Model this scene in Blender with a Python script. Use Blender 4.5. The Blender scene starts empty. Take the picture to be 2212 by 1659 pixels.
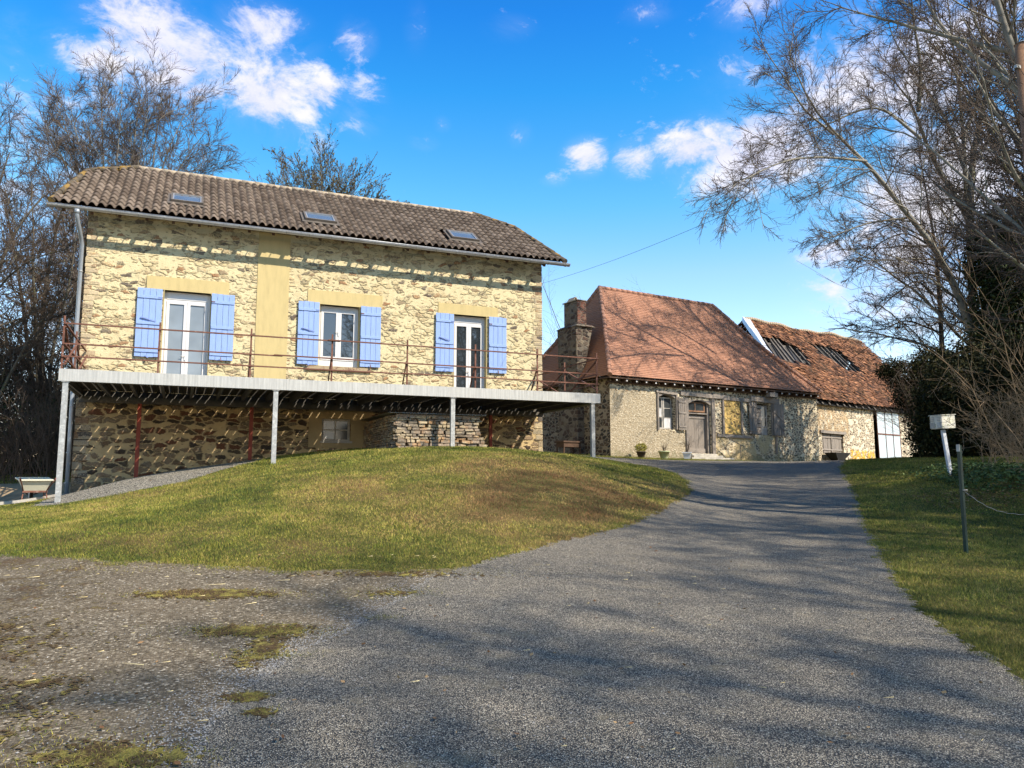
import bpy, math, random
import numpy as np
from mathutils import Vector, Matrix
R=math.radians
rng=np.random.default_rng(7); random.seed(7)
scene=bpy.context.scene; COL=scene.collection
# ---------------------------------------------------------------- camera, sky, sun, exposure
AZ=R(22.9); EYE=1.6; FPX=1690.0; PITCH=math.atan(201.5/FPX)
cam_d=bpy.data.cameras.new('camera'); cam=bpy.data.objects.new('camera',cam_d); COL.objects.link(cam)
cam.location=(0,0,EYE); cam.rotation_euler=(R(90)+PITCH,0,-AZ)
cam_d.sensor_width=36; cam_d.lens=FPX/2212*36; cam_d.clip_end=3000; cam_d.clip_start=.05
scene.camera=cam
SUN_EL=R(43); SUN_PHI=R(35)
SUN=Vector((math.sin(SUN_PHI)*math.cos(SUN_EL),-math.cos(SUN_PHI)*math.cos(SUN_EL),math.sin(SUN_EL)))
sun_d=bpy.data.lights.new('sun','SUN'); sun_d.energy=5.0; sun_d.angle=R(.53); sun_d.color=(1,.90,.76)
sun=bpy.data.objects.new('sun',sun_d); COL.objects.link(sun); sun.rotation_euler=SUN.to_track_quat('Z','Y').to_euler(); sun.location=(20,-20,40)
scene.view_settings.view_transform='Standard'; scene.view_settings.look='None'; scene.view_settings.gamma=1
scene.view_settings.exposure=.72
FW=Vector((math.sin(AZ),math.cos(AZ),0)); RT=Vector((math.cos(AZ),-math.sin(AZ),0)); UP=Vector((0,0,1))
CF=FW*math.cos(PITCH)+UP*math.sin(PITCH); CU=UP*math.cos(PITCH)-FW*math.sin(PITCH)
def ray(x,y): return CF*FPX+RT*(x-1106)-CU*(y-829.5)
def at(x,y,D):
    "a point of the place: the direction measured in the 2212-wide photo, at D metres from the camera"
    d=ray(x,y); return Vector((0,0,EYE))+d*(D/d.dot(FW))
# ---------------------------------------------------------------- node helpers
def N(nt,typ,ins=None,**props):
    n=nt.nodes.new(typ)
    for k,v in props.items(): setattr(n,k,v)
    if ins:
        for k,v in ins.items():
            s=n.inputs[k]
            if isinstance(v,tuple) and len(v)==2 and hasattr(v[0],'outputs'): nt.links.new(v[0].outputs[v[1]],s)
            elif hasattr(v,'outputs'): nt.links.new(v.outputs[0],s)
            else: s.default_value=v
    return n
def C4(c): return (c[0],c[1],c[2],1.0)
def math_(nt,op,a,b=0.0,clamp=False): return N(nt,'ShaderNodeMath',{0:a,1:b},operation=op,use_clamp=clamp)
def mixc(nt,f,a,b,mode='MIX'):
    n=N(nt,'ShaderNodeMix',data_type='RGBA',blend_type=mode)
    for i,v in ((0,f),(6,a),(7,b)):
        s=n.inputs[i]
        if isinstance(v,tuple) and len(v)==2 and hasattr(v[0],'outputs'): nt.links.new(v[0].outputs[v[1]],s)
        elif hasattr(v,'outputs'): nt.links.new(v.outputs[2 if v.bl_idname=='ShaderNodeMix' else 0],s)
        else: s.default_value=v if i==0 else C4(v)
    return n
def ramp(nt,f,stops,interp='LINEAR'):
    n=N(nt,'ShaderNodeValToRGB',{0:f}); cr=n.color_ramp; cr.interpolation=interp
    while len(cr.elements)<len(stops): cr.elements.new(.5)
    for e,(p,c) in zip(cr.elements,stops):
        e.position=p; e.color=C4(c) if isinstance(c,(tuple,list)) else (c,c,c,1)
    return n
def smooth(nt,f,a,b): return N(nt,'ShaderNodeMapRange',{0:f,1:a,2:b,3:0.0,4:1.0},interpolation_type='SMOOTHSTEP')
def noise(nt,vec,scale,detail=4,rough=.55,dist=0):
    return N(nt,'ShaderNodeTexNoise',{'Vector':vec,'Scale':scale,'Detail':detail,'Roughness':rough,'Distortion':dist})
def OC(n): return (n,2)
def newmat(name,rough=.8,metal=0.0,spec=.3):
    m=bpy.data.materials.new(name); m.use_nodes=True; nt=m.node_tree
    b=nt.nodes['Principled BSDF']; b.inputs['Roughness'].default_value=rough; b.inputs['Metallic'].default_value=metal
    b.inputs['Specular IOR Level'].default_value=spec
    return m,nt,b
def setc(nt,b,c,inp='Base Color'):
    if hasattr(c,'outputs'): nt.links.new(c.outputs[2 if c.bl_idname=='ShaderNodeMix' else 0],b.inputs[inp])
    else: b.inputs[inp].default_value=C4(c)
def bump(nt,b,h,strength=.5,dist=.02):
    n=N(nt,'ShaderNodeBump',{'Strength':strength,'Distance':dist,'Height':h}); nt.links.new(n.outputs[0],b.inputs['Normal'])
def coords(nt,obj=True):
    t=N(nt,'ShaderNodeTexCoord'); return (t,3)
def mapping(nt,vec,scale=(1,1,1),loc=(0,0,0),rot=(0,0,0)):
    return N(nt,'ShaderNodeMapping',{'Vector':vec,'Scale':scale,'Location':loc,'Rotation':rot})
# ---------------------------------------------------------------- world
w=bpy.data.worlds.new('World'); scene.world=w; w.use_nodes=True; nt=w.node_tree
bg=nt.nodes['Background']; bg.inputs['Strength'].default_value=.1
sky=N(nt,'ShaderNodeTexSky',sky_type='NISHITA'); sky.sun_disc=False; sky.sun_elevation=SUN_EL
sky.sun_rotation=math.atan2(SUN.x,SUN.y); sky.altitude=300; sky.air_density=1.0; sky.dust_density=.25; sky.ozone_density=2.2
hs0=N(nt,'ShaderNodeHueSaturation',{'Color':sky,'Saturation':1.28,'Value':1.80,'Hue':.497})
tc=N(nt,'ShaderNodeTexCoord'); sx=N(nt,'ShaderNodeSeparateXYZ',{0:(tc,0)})
hs=mixc(nt,1.0,hs0,ramp(nt,math_(nt,'MULTIPLY',(sx,2),1.0,True),[(0,(.78,.57,.50)),(.16,(.78,.57,.50)),(.25,(.72,.55,.50)),(.334,(.42,.54,.50)),(.457,(.16,.46,.54)),(.534,(.105,.38,.55)),(.70,(.13,.28,.34)),(1,(.12,.18,.20))]),'MULTIPLY')
hs=mixc(nt,1.0,hs,(1.92,1.92,1.88),'MULTIPLY')
az=math_(nt,'ARCTAN2',(sx,0),(sx,1)); el=math_(nt,'ARCSINE',(sx,2))
blobs=[(320,70,95,85,1.0),(400,140,95,80,1.0),(560,75,85,50,.9),(575,195,90,70,1.05),(480,170,70,60,.8),(690,200,60,38,.8),(785,230,45,50,.75),(190,110,80,38,.8),(40,85,42,48,.62),(770,85,34,34,.78),(250,60,60,70,.8),
 (915,305,30,18,.62),(955,270,20,20,.5),(1120,290,30,30,.5),(1265,338,42,34,.92),(1375,342,48,34,.85),(1500,318,80,42,1.08),(1630,330,120,80,1.1),(1790,430,70,30,.75),(1640,10,70,40,.85),(1680,60,30,40,.6),(1575,490,28,12,.7),(1668,490,18,10,.65),(1790,550,70,26,.8),
 (1200,390,30,14,.6),(1100,60,60,30,.45),(1950,140,260,150,.92),(2100,420,230,190,.88),(1850,640,120,60,.62),(1400,20,60,30,.52),(110,330,190,130,.55),(90,560,120,160,.5),(900,60,30,60,.42)]
tot=None
for (x,y,rx,ry,s) in blobs:
    d=ray(x,y).normalized(); a0=math.atan2(d.x,d.y); e0=math.asin(d.z)
    da=math_(nt,'MULTIPLY',math_(nt,'SUBTRACT',az,a0),math.cos(e0)*FPX/(rx*1.16)); de=math_(nt,'MULTIPLY',math_(nt,'SUBTRACT',el,e0),FPX/(ry*1.14))
    q=math_(nt,'ADD',math_(nt,'MULTIPLY',da,da),math_(nt,'MULTIPLY',de,de))
    g=math_(nt,'MULTIPLY',math_(nt,'EXPONENT',math_(nt,'MULTIPLY',q,-.75)),s)
    tot=g if tot is None else math_(nt,'MAXIMUM',tot,g)
cv=mapping(nt,(tc,0),(1,1,1.5))
n1=noise(nt,cv,9,10,.66,.5); n2=noise(nt,cv,30,8,.68,.4)
nn=math_(nt,'ADD',math_(nt,'MULTIPLY',math_(nt,'SUBTRACT',n1,.5),2.1),math_(nt,'MULTIPLY',math_(nt,'SUBTRACT',n2,.5),1.15))
dens=math_(nt,'ADD',tot,nn)
cm=smooth(nt,dens,.38,1.02)
cmm=math_(nt,'MULTIPLY',cm,.95)
veil=math_(nt,'MULTIPLY',math_(nt,'MULTIPLY',smooth(nt,tot,.2,1.0),smooth(nt,n1,.3,.62)),.30)
cmm=math_(nt,'MAXIMUM',cmm,veil)
cc=mixc(nt,smooth(nt,n1,.35,.7),(5.0,5.1,6.6),(6.6,6.4,6.8))
fin=mixc(nt,cmm,hs,cc)
nt.links.new(fin.outputs[2],bg.inputs['Color'])
# ---------------------------------------------------------------- mesh helpers
def tag(o,label=None,cat=None,group=None,kind=None):
    if label: o['label']=label
    if cat: o['category']=cat
    if group: o['group']=group
    if kind: o['kind']=kind
    return o
def thing(name,loc,label,cat,rz=0,group=None):
    o=bpy.data.objects.new(name,None); COL.objects.link(o); o.location=loc; o.rotation_euler=(0,0,rz); o.empty_display_size=.3
    return tag(o,label,cat,group)
def add_mesh(name,me,mat,parent=None):
    o=bpy.data.objects.new(name,me); COL.objects.link(o)
    if mat: me.materials.append(mat)
    if parent: o.parent=parent
    return o
def np_mesh(name,V,F,mat,parent=None,rnd=None,smooth_=False,off=None,uni=None):
    "V (n,3), F (m,k) all faces of k corners"
    V=np.asarray(V,np.float32); F=np.asarray(F,np.int32)
    if off is not None: V=V-np.asarray(off,np.float32)
    me=bpy.data.meshes.new(name); m,k=F.shape
    me.vertices.add(len(V)); me.vertices.foreach_set('co',V.ravel())
    me.loops.add(m*k); me.loops.foreach_set('vertex_index',F.ravel())
    me.polygons.add(m); me.polygons.foreach_set('loop_start',np.arange(0,m*k,k,dtype=np.int32))
    me.polygons.foreach_set('loop_total',np.full(m,k,np.int32))
    if smooth_: me.polygons.foreach_set('use_smooth',np.ones(m,bool))
    me.update(calc_edges=True)
    if rnd is not None:
        a=me.attributes.new('rnd','FLOAT','FACE'); a.data.foreach_set('value',np.asarray(rnd,np.float32))
    return add_mesh(name,me,mat,parent)
class MB:
    def __init__(s): s.v=[]; s.f=[]; s.sm=[]
    def quad(s,a,b,c,d):
        i=len(s.v); s.v+= [tuple(a),tuple(b),tuple(c),tuple(d)]; s.f.append((i,i+1,i+2,i+3)); s.sm.append(False)
    def tri(s,a,b,c):
        i=len(s.v); s.v+= [tuple(a),tuple(b),tuple(c)]; s.f.append((i,i+1,i+2)); s.sm.append(False)
    def box(s,x0,x1,y0,y1,z0,z1,M=None,bev=0.0):
        p=[Vector((x,y,z)) for z in (z0,z1) for y in (y0,y1) for x in (x0,x1)]
        return s.hexa(p,M)
    def hexa(s,p,M=None):
        if M is not None: p=[M@Vector(q) for q in p]
        i=len(s.v); s.v+=[tuple(q) for q in p]
        for f in ((0,2,3,1),(4,5,7,6),(0,1,5,4),(2,6,7,3),(0,4,6,2),(1,3,7,5)):
            s.f.append(tuple(i+j for j in f)); s.sm.append(False)
        return s
    def beam(s,a,b,w,h,up=(0,0,1),jit=0):
        a=Vector(a); b=Vector(b); d=(b-a).normalized(); u=Vector(up)
        if abs(d.dot(u))>.98: u=Vector((0,1,0))
        sd=d.cross(u).normalized(); u=sd.cross(d).normalized()
        p=[]
        for q in (a,b):
            for (i,j) in ((-1,-1),(1,-1),(-1,1),(1,1)): p.append(q+sd*(i*w/2)+u*(j*h/2))
        P=[p[0],p[1],p[4],p[5],p[2],p[3],p[6],p[7]]
        return s.hexa(P)
    def tube(s,pts,r,n=10,caps=True,sm=True):
        pts=[Vector(p) for p in pts]; rs=r if isinstance(r,(list,tuple)) else [r]*len(pts); base=len(s.v)
        u=None
        for i,p in enumerate(pts):
            t=(pts[min(i+1,len(pts)-1)]-pts[max(i-1,0)]).normalized()
            if u is None:
                u=t.cross(Vector((0,0,1)) if abs(t.z)<.9 else Vector((1,0,0))).normalized()
            else: u=(u-t*u.dot(t)).normalized()
            v=t.cross(u)
            for k in range(n):
                a=2*math.pi*k/n; s.v.append(tuple(p+(u*math.cos(a)+v*math.sin(a))*rs[i]))
        for i in range(len(pts)-1):
            for k in range(n):
                s.f.append((base+i*n+k,base+i*n+(k+1)%n,base+(i+1)*n+(k+1)%n,base+(i+1)*n+k)); s.sm.append(sm)
        if caps:
            s.f.append(tuple(base+k for k in range(n))[::-1]); s.sm.append(False)
            s.f.append(tuple(base+(len(pts)-1)*n+k for k in range(n))); s.sm.append(False)
        return s
    def lathe(s,prof,cx,cy,n=20,sx=1,sy=1):
        base=len(s.v)
        for (r,z) in prof:
            for k in range(n):
                a=2*math.pi*k/n; s.v.append((cx+r*math.cos(a)*sx,cy+r*math.sin(a)*sy,z))
        for i in range(len(prof)-1):
            for k in range(n):
                s.f.append((base+i*n+k,base+i*n+(k+1)%n,base+(i+1)*n+(k+1)%n,base+(i+1)*n+k)); s.sm.append(True)
        return s
    def pieces(s):
        "the connected pieces, each as its own MB"
        par=list(range(len(s.v)))
        def fd(i):
            while par[i]!=i: par[i]=par[par[i]]; i=par[i]
            return i
        for f in s.f:
            a=fd(f[0])
            for j in f[1:]: par[fd(j)]=a
        out={}
        for f,m in zip(s.f,s.sm):
            q=out.setdefault(fd(f[0]),(MB(),{})); mb,mp=q; ff=[]
            for j in f:
                if j not in mp: mp[j]=len(mb.v); mb.v.append(s.v[j])
                ff.append(mp[j])
            mb.f.append(tuple(ff)); mb.sm.append(m)
        return [q[0] for q in out.values()]
    def each(s,name,mat,parent=None,bevel=0,M=None):
        return [p.build(name,mat,parent,bevel,M) for p in s.pieces()]
    def build(s,name,mat,parent=None,bevel=0,M=None):
        me=bpy.data.meshes.new(name); v=s.v
        if M is not None: v=[tuple(M@Vector(q)) for q in v]
        me.from_pydata(v,[],s.f); me.update()
        me.polygons.foreach_set('use_smooth',s.sm)
        o=add_mesh(name,me,mat,parent)
        if bevel:
            b=o.modifiers.new('bevel','BEVEL'); b.width=bevel; b.segments=2; b.limit_method='ANGLE'
        return o
def copy_tree(o,parent=None):
    c=o.copy(); COL.objects.link(c); c.parent=parent
    for ch in list(o.children): copy_tree(ch,c)
    return c
# ---------------------------------------------------------------- materials
def stone_mat(name,mortar,cols,sx=3.2,sz=8.0,edge=(.04,.16),rag=.14,hide=.0,bmp=.8,wash=None,washamt=.5,uv=False,rough=.9,crack=.55,extra=None):
    "rubble masonry: flattened voronoi stones of many tints in mortar, mortar smeared over some"
    m,nt,b=newmat(name,rough); oc=coords(nt)
    s=N(nt,'ShaderNodeSeparateXYZ',{0:oc}); u=math_(nt,'ADD',(s,0),(s,1))
    v=N(nt,'ShaderNodeCombineXYZ',{0:u,1:(s,2),2:0.0})
    wn=noise(nt,v,2.2,3,.6); wv=N(nt,'ShaderNodeVectorMath',{0:(wn,1),1:(.5,.5,.5)},operation='SUBTRACT')
    wv=N(nt,'ShaderNodeVectorMath',{0:wv,'Scale':.17},operation='SCALE')
    wn2=noise(nt,v,9,3,.6); wv2=N(nt,'ShaderNodeVectorMath',{0:(wn2,1),1:(.5,.5,.5)},operation='SUBTRACT')
    wv2=N(nt,'ShaderNodeVectorMath',{0:wv2,'Scale':.09},operation='SCALE')
    vv=N(nt,'ShaderNodeVectorMath',{0:v,1:wv},operation='ADD'); vv=N(nt,'ShaderNodeVectorMath',{0:vv,1:wv2},operation='ADD')
    mp=mapping(nt,vv,(sx,sz,1))
    ve=N(nt,'ShaderNodeTexVoronoi',{'Vector':mp,'Scale':1.0,'Randomness':.95},voronoi_dimensions='2D',feature='DISTANCE_TO_EDGE')
    vc=N(nt,'ShaderNodeTexVoronoi',{'Vector':mp,'Scale':1.0,'Randomness':.95},voronoi_dimensions='2D',feature='F1')
    cell=N(nt,'ShaderNodeSeparateColor',{0:(vc,1)})
    nz=noise(nt,oc,26,5,.65); nb=noise(nt,oc,5,4,.6); nf=noise(nt,oc,95,3,.6)
    ed=math_(nt,'SUBTRACT',ve,math_(nt,'MULTIPLY',math_(nt,'SUBTRACT',nz,.5),rag*2))
    # small stones hide entirely in the mortar
    hid=math_(nt,'MULTIPLY',math_(nt,'GREATER_THAN',hide,(cell,2)),.35)
    ed=math_(nt,'SUBTRACT',ed,hid)
    mask=smooth(nt,ed,edge[0],edge[1])
    sc=ramp(nt,(cell,0),[(i/(len(cols)),c) for i,c in enumerate(cols)],'CONSTANT')
    sc=mixc(nt,.75,sc,ramp(nt,nz,[(.3,.45),(.5,.95),(.72,1.5)]),'MULTIPLY')
    sc=mixc(nt,smooth(nt,nb,.5,.72),sc,mixc(nt,.5,sc,(.9,.55,.28),'MULTIPLY'))
    if wash is not None:
        wm=math_(nt,'MULTIPLY',smooth(nt,math_(nt,'ADD',math_(nt,'MULTIPLY',nz,.7),math_(nt,'MULTIPLY',(cell,1),.45)),.46,.62),washamt)
        sc=mixc(nt,wm,sc,wash)
    mc=mixc(nt,.5,mortar,ramp(nt,nb,[(.3,.72),(.5,1.0),(.7,1.15)]),'MULTIPLY')
    mc=mixc(nt,.35,mc,ramp(nt,nf,[(.3,.6),(.6,1.1)]),'MULTIPLY')
    col=mixc(nt,mask,mc,sc)
    # thin cracks where stone meets pointing, on one side only
    band=math_(nt,'MULTIPLY',smooth(nt,ed,edge[0]-.03,edge[0]+.02),math_(nt,'SUBTRACT',1.0,smooth(nt,ed,edge[0]+.03,edge[1]+.03)))
    cr=math_(nt,'MULTIPLY',math_(nt,'MULTIPLY',band,smooth(nt,noise(nt,oc,7,3,.6),.46,.56)),crack)
    col=mixc(nt,cr,col,(.075,.055,.035))
    if extra: col=extra(nt,oc,s,col,nb,nz)
    setc(nt,b,col)
    h=math_(nt,'ADD',math_(nt,'MULTIPLY',smooth(nt,ed,edge[0]-.05,edge[1]+.1),math_(nt,'ADD',math_(nt,'MULTIPLY',(cell,1),.8),.3)),math_(nt,'MULTIPLY',nz,.55))
    h=math_(nt,'SUBTRACT',h,math_(nt,'MULTIPLY',cr,.5)); h=math_(nt,'ADD',h,math_(nt,'MULTIPLY',nf,.12))
    bump(nt,b,h,bmp,.035)
    return m
def tint_mat(name,c,var=.25,scale=3,rough=.7,metal=0,stretch=(1,1,1),bmp=.2,spec=.3,fine=40,c2=None,thr=(.5,.65),bd=.01):
    m,nt,b=newmat(name,rough,metal,spec); oc=mapping(nt,coords(nt),stretch)
    n1=noise(nt,oc,scale,5,.65); n2=noise(nt,oc,fine,4,.6)
    col=mixc(nt,1.0,c,ramp(nt,n1,[(.3,1-var),(.7,1+var)]),'MULTIPLY'); col=mixc(nt,.6,col,ramp(nt,n2,[(.3,1-var),(.7,1+var*.6)]),'MULTIPLY')
    if c2 is not None: col=mixc(nt,smooth(nt,math_(nt,'ADD',math_(nt,'MULTIPLY',n1,.6),math_(nt,'MULTIPLY',n2,.4)),*thr),col,c2)
    setc(nt,b,col)
    if bmp: bump(nt,b,math_(nt,'ADD',n1,math_(nt,'MULTIPLY',n2,.5)),bmp,bd)
    return m
def attr_mat(name,cols,var=.3,scale=2,rough=.85,patch=None,pthr=(.55,.7),pscale=1.2,fine=30,bmp=.3,trans=0.0,spec=.3,patch2=None,p2=(.6,.75)):
    "colour per tile / blade / leaf from the face attribute rnd, weathered by noise"
    m,nt,b=newmat(name,rough,spec=spec); oc=coords(nt)
    a=N(nt,'ShaderNodeAttribute',attribute_name='rnd')
    col=ramp(nt,(a,2),[(i/max(1,len(cols)-1),c) for i,c in enumerate(cols)])
    n1=noise(nt,oc,scale,5,.65); n2=noise(nt,oc,fine,4,.6)
    col=mixc(nt,1.0,col,ramp(nt,n1,[(.3,1-var),(.7,1+var)]),'MULTIPLY')
    if fine: col=mixc(nt,.7,col,ramp(nt,n2,[(.3,1-var),(.7,1+var)]),'MULTIPLY')
    if patch is not None:
        n3=noise(nt,oc,pscale,5,.7); col=mixc(nt,smooth(nt,n3,*pthr),col,mixc(nt,.55,patch,col))
    if patch2 is not None:
        n4=noise(nt,oc,fine*.35,4,.7); col=mixc(nt,smooth(nt,n4,*p2),col,patch2)
    setc(nt,b,col)
    if bmp: bump(nt,b,n2,bmp,.01)
    return m
M={}
cream=(.62,.53,.315)
def face_extra(nt,oc,s,col,nb,nz):
    # brownish darker blotches scattered by noise over the wall
    g=noise(nt,mapping(nt,oc,(.5,.5,.35)),1.6,5,.65)
    return mixc(nt,math_(nt,'MULTIPLY',smooth(nt,g,.5,.7),.35),col,mixc(nt,1.0,col,(.72,.60,.50),'MULTIPLY'))
M['wall']=stone_mat('lime_pointed_rubble',cream,[(.30,.23,.14),(.44,.35,.21),(.13,.105,.08),(.50,.41,.25),(.32,.19,.10),(.40,.32,.19),(.19,.155,.11),(.47,.38,.23),(.52,.43,.26)],4.3,9.6,(.0,.17),.20,.46,1.0,(.57,.475,.27),.86,extra=face_extra)
M['wall_low']=stone_mat('bare_rubble_shade_tint',(.50,.37,.19),[(.17,.115,.065),(.25,.18,.11),(.06,.045,.032),(.24,.17,.10),(.14,.065,.035),(.22,.17,.11),(.09,.07,.045)],3.1,7.6,(.04,.17),.18,.30,1.0)  # barer pointing; the deck's shade also put into its darker, warmer colours
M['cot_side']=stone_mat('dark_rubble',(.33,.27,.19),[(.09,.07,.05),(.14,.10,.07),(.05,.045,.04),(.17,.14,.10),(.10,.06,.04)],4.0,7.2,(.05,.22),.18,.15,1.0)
def cot_extra(nt,oc,s,col,nb,nz):
    # pebbly old render at the left end, ochre patches low down, moss at the foot
    x=math_(nt,'ADD',(s,0),math_(nt,'MULTIPLY',math_(nt,'SUBTRACT',nb,.5),1.6))
    z=math_(nt,'ADD',(s,2),math_(nt,'MULTIPLY',math_(nt,'SUBTRACT',nb,.5),1.2))
    pv=N(nt,'ShaderNodeTexVoronoi',{'Vector':oc,'Scale':26.0},feature='F1')
    pc=mixc(nt,smooth(nt,pv,.18,.42),(.74,.66,.50),(.32,.26,.17))
    pc=mixc(nt,.7,pc,ramp(nt,nz,[(.3,.5),(.7,1.35)]),'MULTIPLY')
    k=math_(nt,'MULTIPLY',math_(nt,'LESS_THAN',x,2.75),math_(nt,'LESS_THAN',z,2.95))
    k2=math_(nt,'MULTIPLY',math_(nt,'LESS_THAN',x,4.3),math_(nt,'LESS_THAN',z,1.25)); k=math_(nt,'MAXIMUM',k,k2)
    col=mixc(nt,k,col,pc)
    oc_=mixc(nt,.7,(.56,.43,.23),ramp(nt,nz,[(.3,.6),(.7,1.25)]),'MULTIPLY')
    g=noise(nt,oc,1.1,4,.7)
    k3=math_(nt,'MULTIPLY',math_(nt,'MULTIPLY',math_(nt,'GREATER_THAN',x,5.9),math_(nt,'LESS_THAN',x,10.2)),math_(nt,'LESS_THAN',z,1.2))
    col=mixc(nt,math_(nt,'MULTIPLY',k3,smooth(nt,g,.36,.56)),col,oc_)
    k4=math_(nt,'MULTIPLY',math_(nt,'LESS_THAN',z,.28),smooth(nt,nz,.4,.6))
    return mixc(nt,math_(nt,'MULTIPLY',k4,.6),col,(.09,.10,.03))
M['cot_front']=stone_mat('old_rubble_pale_pointing',(.70,.59,.40),[(.17,.135,.09),(.25,.20,.14),(.11,.09,.07),(.30,.24,.16),(.21,.15,.09)],5.2,8.6,(.05,.24),.20,.18,.45,extra=cot_extra)
def barn_extra(nt,oc,s,col,nb,nz):
    x=(s,0); z=math_(nt,'ADD',(s,2),math_(nt,'MULTIPLY',math_(nt,'SUBTRACT',nb,.5),1.6))
    g=noise(nt,oc,3,4,.7)
    k=math_(nt,'MULTIPLY',math_(nt,'MULTIPLY',math_(nt,'GREATER_THAN',x,4.0),math_(nt,'LESS_THAN',x,6.8)),math_(nt,'LESS_THAN',z,.75))
    col=mixc(nt,math_(nt,'MULTIPLY',k,smooth(nt,g,.42,.52)),col,(.62,.36,.05))
    k2=math_(nt,'MULTIPLY',math_(nt,'LESS_THAN',x,3.9),math_(nt,'GREATER_THAN',z,1.5))
    return mixc(nt,math_(nt,'MULTIPLY',k2,smooth(nt,g,.38,.6)),col,(.42,.30,.17))
M['barn_wall']=stone_mat('barn_rubble',(.66,.57,.41),[(.28,.22,.15),(.36,.29,.20),(.17,.13,.09),(.42,.34,.23),(.24,.19,.14)],5.0,8.0,(.05,.24),.20,.18,1.0,extra=barn_extra)
M['ochre_fill']=stone_mat('ochre_infill',(.66,.45,.15),[(.30,.20,.08),(.45,.31,.12),(.20,.15,.08),(.52,.38,.16)],4.5,7.0,(.1,.26),.2,.3,1.0)
M['render']=tint_mat('cream_render',(.50,.40,.19),.10,2.2,.9,stretch=(3,3,.7),bmp=.25,fine=70,c2=(.40,.305,.14),thr=(.56,.72))
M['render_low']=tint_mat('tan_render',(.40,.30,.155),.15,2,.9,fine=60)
M['shutter']=tint_mat('sky_blue_paint',(.25,.36,.63),.09,5,.55,stretch=(6,6,.6),fine=30,bmp=.25,c2=(.17,.245,.52),thr=(.57,.72))
M['iron_blue']=tint_mat('painted_iron',(.22,.30,.58),.2,8,.5)
M['pvc']=tint_mat('white_upvc',(.62,.61,.59),.03,4,.3,bmp=0,spec=.5)
M['sill']=tint_mat('stained_sill',(.42,.33,.20),.3,5,.9,c2=(.15,.07,.05),thr=(.48,.6))
def glass(name,c,rough=.03,ior=1.6):
    m,nt,b=newmat(name,rough,spec=.5); b.inputs['IOR'].default_value=ior
    n=noise(nt,coords(nt),1.5,2); setc(nt,b,mixc(nt,1.0,c,ramp(nt,n,[(.3,.85),(.7,1.15)]),'MULTIPLY'))
    bump(nt,b,noise(nt,coords(nt),1.1,1),.04,.02); return m
M['glass']=glass('window_glass',(.025,.03,.033),.02,1.9)
M['glass_grey']=glass('curtained_glass',(.205,.24,.27),.12,1.5)
M['glass_sky']=glass('rooflight_glass',(.10,.14,.20),.03,2.2)
M['glass_old']=glass('dusty_glass',(.045,.05,.05),.15,1.6)
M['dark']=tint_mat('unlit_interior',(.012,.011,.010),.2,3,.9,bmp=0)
M['zinc']=tint_mat('zinc',(.50,.51,.52),.18,2.5,.42,.65,bmp=.05,fine=20)
M['pipe']=tint_mat('grey_pipe',(.30,.33,.36),.1,3,.35,.3,bmp=.03)
M['galv']=tint_mat('galvanised_steel',(.38,.385,.37),.22,9,.5,.35,bmp=.05,fine=24,c2=(.50,.51,.49),thr=(.52,.6))
M['fascia']=tint_mat('weathered_steel_beam',(.43,.43,.405),.24,2.2,.55,.15,stretch=(9,1,.5),bmp=.04,fine=40)
M['rust']=tint_mat('rusty_brown_paint',(.155,.068,.045),.35,6,.75,fine=50,c2=(.34,.26,.22),thr=(.57,.66))
M['red_iron']=tint_mat('red_oxide_paint',(.25,.05,.028),.25,3,.6)
M['joist']=tint_mat('grey_steel_joist',(.12,.11,.095),.3,3,.7,fine=20)
M['deckwood']=tint_mat('scaffold_plank',(.10,.085,.065),.35,3,.9,stretch=(2,.4,2),fine=20)
M['beamwood']=tint_mat('brown_rafter',(.085,.05,.032),.35,4,.85)
M['oldwood']=tint_mat('silver_grey_wood',(.25,.215,.18),.42,2.2,.9,stretch=(9,9,.8),fine=14,bmp=.6,c2=(.11,.09,.075),thr=(.53,.66))
M['oldwood_h']=tint_mat('silver_grey_wood_lying',(.29,.25,.21),.42,2.2,.9,stretch=(.8,9,9),fine=14,bmp=.6,c2=(.10,.08,.065),thr=(.53,.66))
M['brownwood']=tint_mat('oiled_wood',(.27,.15,.085),.3,4,.8)
M['palewood']=tint_mat('pale_window_paint',(.42,.39,.34),.25,6,.8)
M['tin']=tint_mat('grey_sheet_door',(.50,.57,.59),.07,1.2,.5,.2,bmp=.03,fine=12)
M['sheet']=tint_mat('bright_sheet_metal',(.72,.74,.77),.15,2,.4,.4,bmp=.1)
M['concrete']=tint_mat('concrete',(.42,.39,.33),.25,4,.9,fine=50,bmp=.4)
M['bark']=tint_mat('grey_bark',(.14,.12,.09),.4,2.5,.9,stretch=(1,1,.5),fine=18,bmp=.7,bd=.03,c2=(.11,.12,.055),thr=(.54,.62))
M['bark_pale']=tint_mat('pale_smooth_bark',(.24,.22,.175),.35,2.5,.85,stretch=(1,1,.5),fine=14,bmp=.4,bd=.02,c2=(.17,.17,.10),thr=(.54,.64))
M['twig']=tint_mat('brown_twigs',(.095,.068,.048),.3,.9,.9,bmp=0)
M['twig_red']=tint_mat('reddish_twigs',(.115,.088,.070),.3,.7,.9,bmp=0)
M['twig_tan']=tint_mat('tan_stems',(.26,.185,.11),.35,1.5,.85,bmp=0)
M['ivy']=attr_mat('ivy_leaves',[(.008,.012,.004),(.018,.028,.008),(.035,.050,.012),(.07,.085,.022)],.3,1.2,.6,bmp=0,fine=0,spec=.2)
M['evergreen']=attr_mat('dark_evergreen',[(.006,.008,.003),(.014,.018,.006),(.032,.034,.010),(.065,.052,.018)],.3,1.2,.7,bmp=0,fine=0,spec=.1)
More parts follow.
